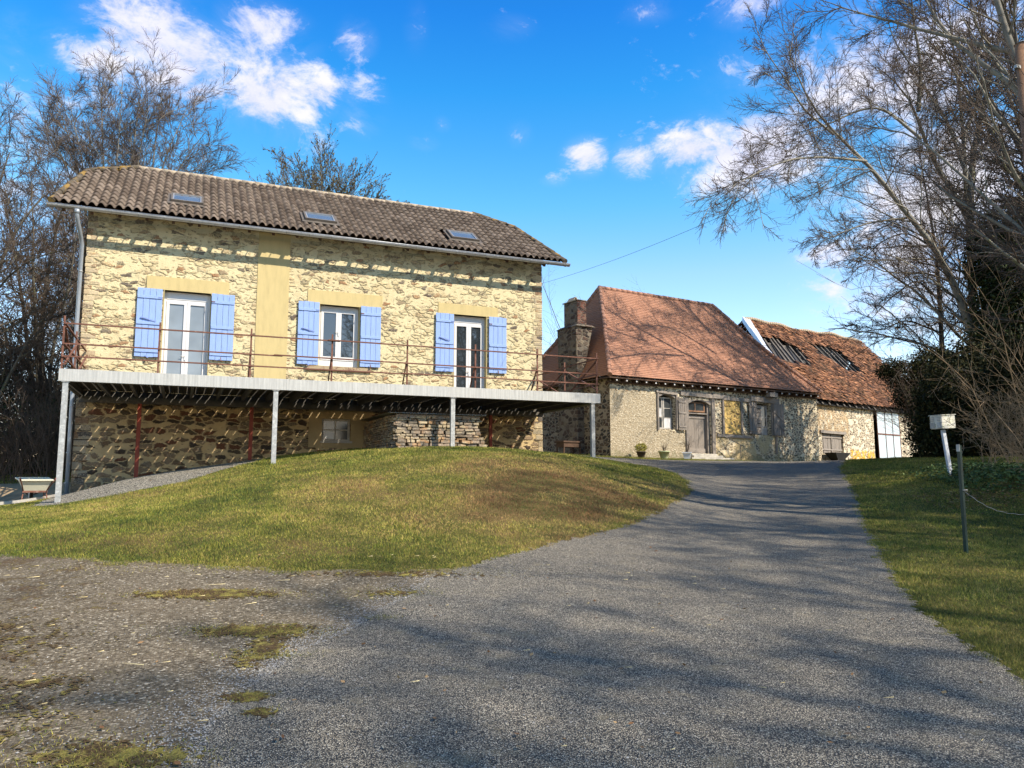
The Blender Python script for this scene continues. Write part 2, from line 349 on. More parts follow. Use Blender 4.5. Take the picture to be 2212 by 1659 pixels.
M['groundivy']=attr_mat('ground_cover_leaves',[(.02,.035,.01),(.05,.085,.025),(.085,.14,.045),(.13,.18,.06)],.3,2,.6,bmp=0,fine=0,spec=.2)
M['buds']=attr_mat('catkins',[(.10,.085,.03),(.16,.14,.05)],.2,2,.8,bmp=0,fine=0)
# ---------------------------------------------------------------- terrain (X to the right, Z ahead of the camera; height in metres)
def w2c(x,y): return (x*math.cos(AZ)-y*math.sin(AZ), x*math.sin(AZ)+y*math.cos(AZ))
def c2w(X,Z): return (X*math.cos(AZ)+Z*math.sin(AZ), -X*math.sin(AZ)+Z*math.cos(AZ))
CP=[(0,0,0),(3,0,0),(-5,0,0),(0,-10,-.5),(8,-6,-.2),(-8,-6,-.4),(0,5,.25),(3,5,.25),(-5,5,.28),(7,5,.32),(1,9,.6),(4,10,.68),
(3.5,15,1.12),(6.5,15,1.15),(6,20,1.55),(8,25,1.95),(9,30,2.17),(5,27.5,2.12),(12,34,2.25),
(-3,8.5,.56),(-6,9,.6),(-9,10,.62),(-13,12,.65),(.92,10.8,.76),(2,12.4,.9),(3.6,15.5,1.18),(4.4,18,1.42),(4.6,21,1.66),
(-3,14,1.5),(.3,14.5,1.6),(-7,14,1.0),(-6,11,.85),(-3,11,1.0),(0,12,1.12),(2.2,17,1.72),(-.5,17,2.05),(2.6,20,1.98),(1,21,2.22),(3.8,23,1.9),(3.6,25.5,2.05),
(-11.7,19,.98),(-11,17,.92),(-14,18,.9),(-20,30,1.5),(-30,20,.8),(-25,8,.5),
(7.5,10.2,.62),(12,10,.8),(9.3,16.5,1.62),(12,17,1.8),(9,13.5,1.05),(8.4,17.5,1.45),(15,25,2.3),(12,24,2.1),(20,40,2.4),(16,34,2.3),(22,20,2.2),(20,5,.9)]
for x,y,z in [(-2.42,19.7,1.04),(2.09,19.7,1.92),(6.6,19.7,2.39),(10.9,19.7,2.12),(-2.6,24,1.17),(-1.12,24,1.53),(2,24,2.1),(5,24,2.45),(9,24,2.5),(11.3,24,2.42),(4,30,2.5),(-3.5,30,1.8),(-1.2,21.7,1.55),(.6,21.9,1.86),
 (16.2,28.,2.42),(21,28.7,2.36),(29,30,2.28),(33,32,2.3),(15.8,34,2.45)]:
    CP.append((*w2c(x,y),z))
for i in range(12):
    t=i/12*2*math.pi; CP.append((90*math.sin(t),15+90*math.cos(t),2.0+1.6*math.cos(t)))
CP=np.array(CP)
def _k(r): return np.where(r>1e-9,r*r*np.log(r+1e-12),0)
_n=len(CP); _P=CP[:,:2]; _K=_k(np.linalg.norm(_P[:,None]-_P[None],axis=2))+np.eye(_n)*.35; _Q=np.c_[np.ones(_n),_P]
WT=np.linalg.solve(np.block([[_K,_Q],[_Q.T,np.zeros((3,3))]]),np.r_[CP[:,2],0,0,0])
def Hraw(X,Z):
    X=np.asarray(X,float); Z=np.asarray(Z,float); s=X.shape; X=X.ravel(); Z=Z.ravel()
    r=np.hypot(X,Z-15); k=np.minimum(1,85/np.maximum(r,1)); Xc=X*k; Zc=15+(Z-15)*k
    out=np.empty(len(X))
    for i in range(0,len(X),40000):
        q=np.c_[Xc[i:i+40000],Zc[i:i+40000]]
        K=_k(np.linalg.norm(q[:,None]-CP[None,:,:2],axis=2)); out[i:i+40000]=K@WT[:_n]+WT[-3]+q@WT[-2:]
    return out.reshape(s)
ST=.25; GX0,GX1,GZ0,GZ1=-24.,24.,-8.,46.
def axis_(a0,a1,far):
    core=np.arange(a0,a1+1e-6,ST); e=[]; d=.4; x=a1
    while x<far: x+=d; d*=1.28; e.append(x)
    e2=[]; d=.4; x=a0
    while x>-far: x-=d; d*=1.28; e2.append(x)
    return np.array(e2[::-1]+list(core)+e), len(e2)
GXs,ox=axis_(GX0,GX1,900); GZs,oz=axis_(GZ0,GZ1,900)
XX,ZZ=np.meshgrid(GXs,GZs); HH=Hraw(XX,ZZ)
# small unevenness of mown ground
def vnoise(X,Z,s,seed=0):
    r=np.random.default_rng(seed); o=np.zeros_like(np.asarray(X,float))
    for i in range(7):
        a=r.uniform(0,6.28); f=s*r.uniform(.5,2.0); p=r.uniform(0,6.28)
        o=o+np.sin((X*math.cos(a)+Z*math.sin(a))*f+p+1.3*np.sin((X*math.sin(a)-Z*math.cos(a))*f*.7+p*2))
    return o/7
HH=HH+np.where((np.abs(XX)<26)&(ZZ<48)&(ZZ>-9),.012*vnoise(XX,ZZ,1.6,41)+.010*vnoise(XX,ZZ,4.0,42),0)
core_n=(len(np.arange(GX0,GX1+1e-6,ST)),len(np.arange(GZ0,GZ1+1e-6,ST)))
HC=HH[oz:oz+core_n[1],ox:ox+core_n[0]]
def H(X,Z):
    "height on the built ground (bilinear on its own grid)"
    X=np.asarray(X,float); Z=np.asarray(Z,float)
    fx=np.clip((X-GX0)/ST,0,core_n[0]-1.001); fz=np.clip((Z-GZ0)/ST,0,core_n[1]-1.001); i=fx.astype(int); j=fz.astype(int); u=fx-i; v=fz-j
    return (HC[j,i]*(1-u)*(1-v)+HC[j,i+1]*u*(1-v)+HC[j+1,i]*(1-u)*v+HC[j+1,i+1]*u*v)
def Hw(x,y): X,Z=w2c(x,y); return float(H(X,Z))
def toworld(X,Z,h):
    return np.stack([X*math.cos(AZ)+Z*math.sin(AZ),-X*math.sin(AZ)+Z*math.cos(AZ),h],-1)
# polygons (X,Z)
DRIVE=np.array([(3.0,-6),(3.2,3),(3.33,4.6),(3.37,5.35),(3.43,6.0),(3.5,6.6),(3.8,7.7),(4.68,10.15),(5.75,12.9),(6.89,15.85),(8.3,19.6),(9.43,22.5),(10.6,25),(13,30),(17,36),(20,39),
 (14.3,37.2),(9,32.2),(6.2,30.2),(3.2,29.2),(1,28.6),(.6,27.6),(3.3,26.6),(4.15,24.5),(4.3,22),(4.12,19.5),(4.0,17.6),(3.6,16),(3.05,14.7),(1.97,12.35),(.91,10.8),(.25,9.85),(-.3,9.15),(-.85,8.5),(-1.0,7.65),(-1.23,7.0),(-1.36,6.45),(-1.6,6.0),(-1.66,5.5),(-1.72,5.0),(-1.70,4.5),(-1.58,4.0),(-1.4,3.2),(-1.3,0),(-1.3,-6)])
YARD=np.array([(-.2,9.1),(-.78,8.7),(-1.28,8.62),(-2.55,8.7),(-3.66,8.95),(-4.52,9.1),(-5.49,9.4),(-6.3,9.65),(-8,10.3),(-12,12),(-18,14),(-18,-6),(0,-6),(.4,4),(.4,8)])
def sdist(P,X,Z):
    X=np.asarray(X,float); Z=np.asarray(Z,float); d=np.full(X.shape,1e9); ins=np.zeros(X.shape,bool); n=len(P)
    for i in range(n):
        ax,az_=P[i]; bx,bz=P[(i+1)%n]; ex,ez=bx-ax,bz-az_
        t=np.clip(((X-ax)*ex+(Z-az_)*ez)/(ex*ex+ez*ez),0,1); d=np.minimum(d,np.hypot(X-ax-t*ex,Z-az_-t*ez))
        c=((az_>Z)!=(bz>Z))&(X<(bx-ax)*(Z-az_)/(bz-az_+1e-12)+ax); ins^=c
    return np.where(ins,d,-d)
def ragged(X,Z,seed,a=.10): return a*vnoise(X,Z,4,seed)+a*.8*vnoise(X,Z,15,seed+1)+a*.6*vnoise(X,Z,47,seed+2)
GRAVEL=np.array([w2c(*p) for p in [(-2.5,19.05),(-1.6,18.95),(.1,18.95),(.9,19.9),(1.7,21.0),(2.4,22.6),(2.8,24.2),(-2.9,24.2),(-2.9,19.7)]])
def m_ground():
    m,nt,b=newmat('turf_soil',.95,spec=.1); oc=coords(nt)
    n1=noise(nt,oc,.55,6,.65); n2=noise(nt,oc,3.5,5,.7); n3=noise(nt,oc,60,5,.7)
    c=mixc(nt,smooth(nt,n2,.35,.65),(.07,.075,.02),(.14,.12,.04))
    c=mixc(nt,smooth(nt,n1,.50,.66),c,(.17,.115,.05))
    c=mixc(nt,1.0,c,ramp(nt,n3,[(.3,.35),(.7,1.5)]),'MULTIPLY')
    setc(nt,b,c); bump(nt,b,math_(nt,'ADD',n3,n2),.9,.03); return m
def m_chips():
    m,nt,b=newmat('chipping_drive',.75,spec=.35); oc=coords(nt)
    v=N(nt,'ShaderNodeTexVoronoi',{'Vector':oc,'Scale':115.0},feature='F1'); sc=N(nt,'ShaderNodeSeparateColor',{0:(v,1)})
    v2=N(nt,'ShaderNodeTexVoronoi',{'Vector':oc,'Scale':34.0},feature='F1'); s2=N(nt,'ShaderNodeSeparateColor',{0:(v2,1)})
    col=ramp(nt,(sc,0),[(0,(.125,.107,.078)),(.3,(.24,.208,.155)),(.62,(.37,.325,.245)),(.88,(.54,.475,.365)),(1,(.75,.68,.52))])
    col=mixc(nt,smooth(nt,v,.35,.62),col,(.03,.03,.03))
    col=mixc(nt,.45,col,ramp(nt,(s2,1),[(0,.6),(1,1.4)]),'MULTIPLY')
    n1=noise(nt,oc,.5,5,.6); n2=noise(nt,oc,4,4,.7)
    col=mixc(nt,.5,col,ramp(nt,n1,[(.3,.78),(.7,1.2)]),'MULTIPLY')
    col=mixc(nt,math_(nt,'MULTIPLY',smooth(nt,n2,.55,.72),.45),col,(.26,.215,.13))
    setc(nt,b,col); h=math_(nt,'ADD',math_(nt,'SUBTRACT',1.0,v),math_(nt,'MULTIPLY',(sc,1),.9)); bump(nt,b,h,1.0,.008); return m
def m_yard():
    m,nt,b=newmat('old_mossy_tarmac',.9,spec=.2); oc=coords(nt)
    v=N(nt,'ShaderNodeTexVoronoi',{'Vector':oc,'Scale':60.0},feature='F1'); sc=N(nt,'ShaderNodeSeparateColor',{0:(v,1)})
    col=ramp(nt,(sc,0),[(0,(.06,.046,.030)),(.5,(.13,.105,.068)),(.85,(.20,.165,.115)),(.96,(.35,.30,.22)),(1,(.52,.45,.34))])
    n1=noise(nt,oc,.6,6,.7); n2=noise(nt,oc,2.6,6,.7); n3=noise(nt,oc,11,5,.75); n4=noise(nt,oc,1.3,5,.6)
    col=mixc(nt,.9,col,ramp(nt,n1,[(.3,.65),(.7,1.35)]),'MULTIPLY')
    col=mixc(nt,math_(nt,'MULTIPLY',smooth(nt,n1,.44,.62),.4),col,(.11,.085,.055))
    lich=math_(nt,'MULTIPLY',smooth(nt,n3,.60,.66),smooth(nt,n4,.42,.6)); col=mixc(nt,math_(nt,'MULTIPLY',lich,.6),col,(.30,.27,.20))
    sp=N(nt,'ShaderNodeSeparateXYZ',{0:oc})
    # brown moss gathers toward the low left corner of the yard
    lx=math_(nt,'ADD',math_(nt,'MULTIPLY',(sp,0),-math.cos(AZ)),math_(nt,'MULTIPLY',(sp,1),math.sin(AZ)))
    lz=math_(nt,'ADD',math_(nt,'MULTIPLY',(sp,0),math.sin(AZ)),math_(nt,'MULTIPLY',(sp,1),math.cos(AZ)))
    k=math_(nt,'ADD',smooth(nt,math_(nt,'SUBTRACT',math_(nt,'MULTIPLY',lx,1.0),math_(nt,'MULTIPLY',lz,.42)),-.6,1.6),0.0)
    thr=math_(nt,'SUBTRACT',.64,math_(nt,'MULTIPLY',k,.13))
    moss=math_(nt,'MULTIPLY',smooth(nt,math_(nt,'SUBTRACT',math_(nt,'ADD',math_(nt,'MULTIPLY',n2,.5),math_(nt,'MULTIPLY',n3,.5)),thr),-.03,.06),.75)
    mc=mixc(nt,smooth(nt,n3,.50,.70),(.075,.040,.016),(.15,.12,.03))
    col=mixc(nt,moss,col,mc)
    setc(nt,b,col); bump(nt,b,math_(nt,'ADD',math_(nt,'SUBTRACT',1.0,v),math_(nt,'MULTIPLY',moss,1.5)),.8,.01); return m
def m_gravel():
    m,nt,b=newmat('grey_gravel',.9); oc=coords(nt)
    v=N(nt,'ShaderNodeTexVoronoi',{'Vector':oc,'Scale':38.0},feature='F1'); sc=N(nt,'ShaderNodeSeparateColor',{0:(v,1)})
    col=ramp(nt,(sc,0),[(0,(.18,.16,.12)),(.5,(.42,.375,.29)),(.9,(.62,.56,.44)),(1,(.75,.69,.56))]); col=mixc(nt,smooth(nt,v,.4,.7),col,(.03,.028,.025))
    setc(nt,b,col); bump(nt,b,v,1.0,.03); return m
M['ground']=m_ground(); M['chips']=m_chips(); M['yard']=m_yard(); M['gravel']=m_gravel()
nx,nz=len(GXs),len(GZs)
V=toworld(XX,ZZ,HH).reshape(-1,3); ii=np.arange(nx*nz).reshape(nz,nx)
F=np.stack([ii[:-1,:-1],ii[:-1,1:],ii[1:,1:],ii[1:,:-1]],-1).reshape(-1,4)
g=np_mesh('ground',V,F,M['ground'],smooth_=True); tag(g,kind='structure')
def sheet(name,inside,bounds,off,mat,seed,sub=5):
    x0,x1,z0,z1=bounds; xs=np.arange(x0,x1,ST); zs=np.arange(z0,z1,ST)
    A_,B_=np.meshgrid(xs,zs); A_=A_.ravel(); B_=B_.ravel()
    d=inside(A_+ST/2,B_+ST/2)
    full=d>.45; edge=(np.abs(d)<=.45)
    Vs=[];
    def cells(a,b,s): Vs.append(np.stack([np.stack([a,b],-1),np.stack([a+s,b],-1),np.stack([a+s,b+s],-1),np.stack([a,b+s],-1)],1))
    cells(A_[full],B_[full],ST)
    s=ST/sub; o=np.arange(sub)*s; oa,ob=np.meshgrid(o,o)
    a=(A_[edge][:,None]+oa.ravel()[None]).ravel(); b_=(B_[edge][:,None]+ob.ravel()[None]).ravel()
    k=inside(a+s/2,b_+s/2)+ragged(a,b_,seed)>0
    cells(a[k],b_[k],s)
    Q=np.concatenate(Vs).reshape(-1,2); h=H(Q[:,0],Q[:,1])+off
    V=toworld(Q[:,0],Q[:,1],h); F=np.arange(len(Q)).reshape(-1,4)
    o=np_mesh(name,V,F,mat); me=o.data
    import bmesh
    bm=bmesh.new(); bm.from_mesh(me); bmesh.ops.remove_doubles(bm,verts=bm.verts,dist=.0008); bm.to_mesh(me); bm.free()
    me.polygons.foreach_set('use_smooth',np.ones(len(me.polygons),bool))
    return tag(o,kind='structure')
inD=lambda X,Z: sdist(DRIVE,X,Z)
inY=lambda X,Z: sdist(YARD,X,Z)
inG=lambda X,Z: sdist(GRAVEL,X,Z)
sheet('driveway',inD,(-2.5,21,-5,40),.0115,M['chips'],3)
sheet('yard',inY,(-16,.6,-5,13),.008,M['yard'],5)
def m_moss():
    m,nt,b=newmat('brown_yellow_moss',.95,spec=.1); oc=coords(nt); n1=noise(nt,oc,7,5,.7); n2=noise(nt,oc,60,4,.7)
    c=mixc(nt,smooth(nt,n1,.46,.62),(.10,.065,.032),(.27,.225,.06)); c=mixc(nt,1.0,c,ramp(nt,n2,[(.3,.4),(.7,1.5)]),'MULTIPLY'); setc(nt,b,c); bump(nt,b,n2,1.0,.02); return m
M['moss']=m_moss(); MO=[(-2.95,7.72,.55,.13,1.1),(-2.05,6.5,.36,.13,1.1),(-1.85,6.0,.14,.30,.95),(-1.62,4.98,.11,.07,1.1),(-1.45,4.72,.08,.05,1),(-2.0,4.1,.32,.12,1.0),(-3.3,4.5,.7,.5,.72),(-4.2,6.0,.8,.7,.62),(-1.3,8.5,.9,.10,.75),(-1.15,7.75,.25,.10,.8),(-3.0,5.2,.25,.12,.8)]
def inM(X,Z):
    f=np.full(np.asarray(X).shape,-1.0)
    for x,z,a,b_,s in MO: f=np.maximum(f,s*np.exp(-.5*(((X-x)/a/1.15)**2+((Z-z)/b_/1.3)**2))-.55)
    return f*.42+.15*vnoise(X,Z,21,31)+.17*vnoise(X,Z,55,32)+.12*vnoise(X,Z,110,33)-.05
def sheet_fine(name,inside,bounds,off,mat):
    x0,x1,z0,z1=bounds; s=.0167; a,b=np.meshgrid(np.arange(x0,x1,s),np.arange(z0,z1,s)); a=a.ravel(); b=b.ravel(); k=inside(a+s/2,b+s/2)>0; a=a[k]; b=b[k]
    Q=np.stack([np.stack([a,b],-1),np.stack([a+s,b],-1),np.stack([a+s,b+s],-1),np.stack([a,b+s],-1)],1).reshape(-1,2); h=H(Q[:,0],Q[:,1])+off
    return np_mesh(name,toworld(Q[:,0],Q[:,1],h),np.arange(len(Q)).reshape(-1,4),mat)
tag(sheet_fine('moss',inM,(-6,.5,3.8,9.2),.0155,M['moss']),kind='stuff',label='brown and yellow moss patches on the old tarmac')
sheet('gravel_path',inG,(-13,-3,13,24),.012,M['gravel'],8)
# ---------------------------------------------------------------- tiled roofs
M['rl_frame']=tint_mat('brown_grey_flashing',(.13,.11,.09),.15,4,.5)
M['felt']=tint_mat('torn_black_felt',(.028,.027,.027),.3,3,.6,bmp=.4)
def tile_roof(name,left,right,mat,parent,rows,tw,lap=1.25,th=.018,prof='flat',amp=.05,sag=0.0,jit=0.0,hole=None,miss=0.0,seed=1,segs=1,off=None,u0=None):
    """rows of tiles between left(t) and right(t) (t=0 eave, 1 ridge). Each tile has its own corners, lip and shade."""
    r=np.random.default_rng(seed); Vs=[];Fs=[];Rs=[]; n0=0
    L0=np.array(left(0.)); R0=np.array(right(0.)); ud=(R0-L0)/np.linalg.norm(R0-L0)
    mid=(np.array(left(1.))+np.array(right(1.)))/2-(L0+R0)/2; sv=mid-ud*mid.dot(ud); nrm=np.cross(ud,sv); nrm/=np.linalg.norm(nrm)
    if nrm[2]<0: nrm=-nrm
    U0=L0 if u0 is None else np.array(u0)
    def P(u,t):
        a=np.array(left(t)); b=np.array(right(t)); L=np.linalg.norm(b-a); x=(u-((a-U0)@ud))/max(L,1e-6)
        return a+(b-a)*x-nrm*sag*math.sin(math.pi*min(max(t,0),1))
    for row in range(rows):
        t0=row/rows; t1=min((row+lap)/rows,1.0)
        a=(np.array(left(t0+.5/rows))-U0)@ud; b=(np.array(right(t0+.5/rows))-U0)@ud
        k0=math.floor(a/tw); k1=math.ceil(b/tw); st=(row%2)*.5 if prof=='flat' else 0
        for k in range(k0-1,k1+1):
            ua=(k+st)*tw; ub=ua+tw*(.985 if prof=='flat' else 1)
            if ub<=a+.01 or ua>=b-.01: continue
            if prof=='flat': ua=max(ua,a); ub=min(ub,b)
            elif (ua+ub)/2<a or (ua+ub)/2>b: continue
            uc=(ua+ub)/2
            if hole and hole(uc,t0+.5/rows): continue
            if miss and r.random()<miss: continue
            j=r.normal(0,1,4)*jit; shade=r.random()
            if prof=='flat':
                p0=P(ua,t0)+nrm*(th*lap+abs(j[0])+.006*r.random()); p1=P(ub,t0)+nrm*(th*lap+abs(j[1])+.006*r.random()); p2=P(ub,t1)+nrm*.002; p3=P(ua,t1)+nrm*.002
                if jit: sh=sv/np.linalg.norm(sv)*j[2]*.8; p0=p0+sh; p1=p1+sh+sv/np.linalg.norm(sv)*j[3]*.5
                q0=p0-nrm*th; q1=p1-nrm*th
                Vs+=[p0,p1,p2,p3,q0,q1]; Fs+=[(n0,n0+1,n0+2,n0+3),(n0+4,n0+5,n0+1,n0)]; Rs+=[shade,shade]; n0+=6
            else:
                S=segs; tl=j[0]; lift=th+abs(j[1]); top=[];bot=[];lip=[]
                for i in range(S+1):
                    x=i/S; hgt=amp*(max(0,math.sin(math.pi*min(1,x/.72)))**.8 if x<.72 else -.28*math.sin(math.pi*(x-.72)/.28))
                    u=ua+(ub-ua)*x
                    bot.append(P(u,t0)+nrm*(hgt*1.08+lift)+sv/np.linalg.norm(sv)*tl); top.append(P(u,t1)+nrm*(hgt*.92)); lip.append(bot[-1]-nrm*.016)
                Vs+=bot+top+lip; m=S+1
                for i in range(S):
                    Fs+=[(n0+i,n0+i+1,n0+m+i+1,n0+m+i),(n0+2*m+i,n0+2*m+i+1,n0+i+1,n0+i)]; Rs+=[shade,shade]
                n0+=3*m
    o=np_mesh(name,np.array(Vs),np.array(Fs),mat,parent,Rs,off=off); 
    if prof!='flat': o.data.polygons.foreach_set('use_smooth',np.ones(len(o.data.polygons),bool))
    return o
M['canal']=attr_mat('weathered_canal_tiles',[(.105,.078,.058),(.135,.102,.077),(.16,.124,.094),(.20,.156,.122)],.20,1.1,.92,patch=(.055,.042,.032),pthr=(.54,.74),pscale=.5,fine=26,bmp=.5,patch2=(.26,.22,.17),p2=(.68,.76))
M['canal_edge']=attr_mat('lichened_verge_tiles',[(.10,.08,.055),(.14,.11,.08),(.17,.13,.08)],.3,2,.92,patch=(.42,.24,.03),pthr=(.5,.58),pscale=2.5,fine=30,bmp=.5)
M['flat_tile']=attr_mat('new_terracotta_tiles',[(.365,.185,.118),(.375,.19,.122),(.385,.197,.126),(.40,.207,.133)],.04,.5,.85,fine=0,bmp=0,patch=(.33,.20,.11),pthr=(.5,.9),pscale=.35)
M['old_tile']=attr_mat('old_broken_tiles',[(.045,.023,.015),(.09,.042,.024),(.155,.068,.036),(.22,.098,.05),(.36,.17,.085)],.38,.9,.9,patch=(.10,.065,.035),pthr=(.5,.68),pscale=.7,fine=12,bmp=.5)
M['hip_tile']=tint_mat('terracotta_hip_tiles',(.36,.19,.125),.14,3,.8)
M['ridge_tile']=tint_mat('pale_ridge_mortar',(.42,.34,.24),.25,4,.9,c2=(.20,.16,.12),thr=(.5,.66))
def lerp(a,b,t): return tuple(a[i]+(b[i]-a[i])*t for i in range(3))
def ridge_run(mb,pts,r=.1,step=.4,n=8,seed=0):
    rr=random.Random(seed)
    for a,b in zip(pts[:-1],pts[1:]):
        a=Vector(a);b=Vector(b); L=(b-a).length; k=max(1,round(L/step))
        for i in range(k):
            p=a.lerp(b,i/k-.01); q=a.lerp(b,(i+1.12)/k); j=Vector((rr.uniform(-1,1),rr.uniform(-1,1),rr.uniform(-1,1)))*.008
            mb.tube([p+j,q+j],[r*1.08,r*.93],n)
# walls with openings: a front skin of quads and the reveals
def wall_skin(mb,L0,L1,z0,z1,holes,y=0.0,depth=.35,place=None,top=None):
    place=place or (lambda u,d,z:(u,y+d,z))
    us=sorted({L0,L1,*[h[0] for h in holes],*[h[1] for h in holes]}); zs=sorted({z0,z1,*[h[2] for h in holes],*[h[3] for h in holes]})
    for a,b in zip(us[:-1],us[1:]):
        for c,d in zip(zs[:-1],zs[1:]):
            m=((a+b)/2,(c+d)/2)
            if any(h[0]<m[0]<h[1] and h[2]<m[1]<h[3] for h in holes): continue
            mb.quad(place(a,0,c),place(b,0,c),place(b,0,d),place(a,0,d))
    for h in holes:
        a,b,c,d=h[:4]
        mb.quad(place(a,0,c),place(a,depth,c),place(a,depth,d),place(a,0,d)); mb.quad(place(b,0,c),place(b,0,d),place(b,depth,d),place(b,depth,c))
        mb.quad(place(a,0,d),place(a,depth,d),place(b,depth,d),place(b,0,d)); mb.quad(place(a,0,c),place(b,0,c),place(b,depth,c),place(a,depth,c))
# ================================================================= the stone house
HX0,HX1,HY,HYB=-2.65,11.25,24.0,30.6; HZ=8.95
house=thing('stone_house',(HX0,HY,1.1),'two-storey yellowish rubble stone house with grey-brown tiled roof and blue shutters','house')
ho=Vector((HX0,HY,1.1)); HM=Matrix.Translation(-ho)
holes_up=[(-.64,.62,3.99,6.91),(3.73,4.97,4.97,6.88),(8.06,9.22,3.99,6.92)]
mb=MB(); wall_skin(mb,HX0,HX1,3.86,HZ,holes_up,y=HY)
mb.quad((HX0,HYB,.6),(HX0,HY,.6),(HX0,HY,HZ),(HX0,HYB,HZ)); mb.quad((HX1,HY,.6),(HX1,HYB,.6),(HX1,HYB,HZ),(HX1,HY,HZ)); mb.quad((HX1,HYB,.6),(HX0,HYB,.6),(HX0,HYB,HZ),(HX1,HYB,HZ))
ym=27.3
for X in (HX0,HX1): mb.quad((X,HY,HZ),(X,HYB,HZ),(X,28.3,10.9),(X,26.3,10.55))
mb.build('wall',M['wall'],house,M=HM)
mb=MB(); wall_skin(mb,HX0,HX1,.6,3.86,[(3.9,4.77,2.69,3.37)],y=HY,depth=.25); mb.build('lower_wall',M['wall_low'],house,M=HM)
# rough quoins at both corners
mb=MB(); z=1.0; i=0; rq=random.Random(3)
while z<8.7:
    h=rq.uniform(.12,.24); w_=rq.uniform(.16,.42)
    for X,s in ((HX0,1),(HX1,-1)):
        e=rq.uniform(.005,.022); ww=rq.uniform(.14,.42)
        x0,x1=(X-e,X+ww) if s>0 else (X-ww,X+e)
        mb.box(x0,x1,HY-rq.uniform(.006,.016),HY+rq.uniform(.2,.4),z+.012,z+h-.012)
    z+=h
M['quoin']=stone_mat('quoin_stone',(.30,.24,.15),[(.22,.17,.11),(.34,.27,.17),(.12,.10,.08),(.42,.34,.21),(.25,.16,.09)],2.2,5.0,(-.2,.0),.1,.0,.7,(.60,.49,.31),.5)
mb.each('corner_stone',M['quoin'],house,bevel=.012,M=HM)
mb=MB(); mb.box(1.88,2.8,HY-.018,HY+.02,3.86,HZ-.02); mb.build('render_strip',M['render'],house,M=HM)
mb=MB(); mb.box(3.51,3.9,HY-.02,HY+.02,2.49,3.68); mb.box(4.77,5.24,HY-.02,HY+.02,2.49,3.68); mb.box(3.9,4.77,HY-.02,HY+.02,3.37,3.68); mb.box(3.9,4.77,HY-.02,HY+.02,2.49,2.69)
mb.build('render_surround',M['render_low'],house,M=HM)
for (a,b,z0,z1,o0,o1) in ((-1.1,1.1,6.91,7.29,-.64,.62),(3.36,5.68,6.88,7.31,3.73,4.97),(7.52,9.61,6.92,7.26,8.06,9.22)):
    mb=MB(); mb.box(a,b,HY-.022,HY+.3,z0,z1); mb.build('lintel',M['render'],house,bevel=.004,M=HM)
for (o0,o1,z0,z1) in ((-.64,.62,3.99,6.91),(3.73,4.97,4.97,6.88),(8.06,9.22,3.99,6.92)):
    mb=MB(); mb.box(o0-.006,o0+.012,HY-.016,HY+.2,z0,z1); mb.box(o1-.012,o1+.006,HY-.016,HY+.2,z0,z1); mb.each('reveal',M['render'],house,M=HM)
def french(x0,x1,z0,z1,glassmats,handle=True,name='french_door',sub=0.0,split=.5,box=.22,openleaf=False):
    yf=HY+.17; fr=MB(); fr.box(x0+.012,x0+.075,yf,yf+.07,z0,z1); fr.box(x1-.075,x1-.012,yf,yf+.07,z0,z1)
    fr.box(x0+.075,x1-.075,yf-.015,yf+.10,z1-box,z1-.005)
    fr.box(x0+.075,x1-.075,yf,yf+.07,z1-box-.05,z1-box)
    fr.box(x0+.075,x1-.075,yf,yf+.07,z0,z0+.05+sub)
    o=fr.build(name,M['pvc'],house,bevel=.004,M=HM)
    mid=x0+(x1-x0)*split; zt=z1-box-.05; zb=z0+.05+sub
    for k,(a,b) in enumerate(((x0+.075,mid),(mid,x1-.075))):
        if openleaf and k==1:
            # the right leaf stands open into the room
            lf=MB(); lf.box(b-.03,b,yf+.09,yf+.14,zb,zt); lf.build('leaf_frame',M['pvc'],o); continue
        lf=MB(); y0=yf-.02; y1=yf+.055; w_=.085
        lf.box(a+.002,a+w_,y0,y1,zb+.004,zt-.004); lf.box(b-w_,b-.002,y0,y1,zb+.004,zt-.004); lf.box(a+w_,b-w_,y0,y1,zt-w_,zt-.004); lf.box(a+w_,b-w_,y0,y1,zb+.004,zb+w_+.03)
        lf.build('leaf_frame',M['pvc'],o,bevel=.005,M=HM)
        g=MB(); g.box(a+w_,b-w_,yf+.015,yf+.03,zb+w_+.03,zt-w_); g.build('pane',glassmats[k],o,M=HM)
    if handle:
        h=MB(); h.box(mid-.015,mid+.015,yf-.045,yf-.02,z0+.95,z0+1.12); h.tube([(mid,yf-.06,z0+1.06),(mid-.12,yf-.06,z0+1.06)],.009,8); h.build('handle',M['pvc'],o,M=HM)
    return o
french(-.64,.62,3.99,6.91,(M['glass_grey'],M['glass_grey']))
french(3.73,4.97,5.0,6.88,(M['glass'],M['glass']),name='window',handle=True,sub=.13,box=.08)
french(8.06,9.22,3.99,6.92,(M['glass'],M['glass']))
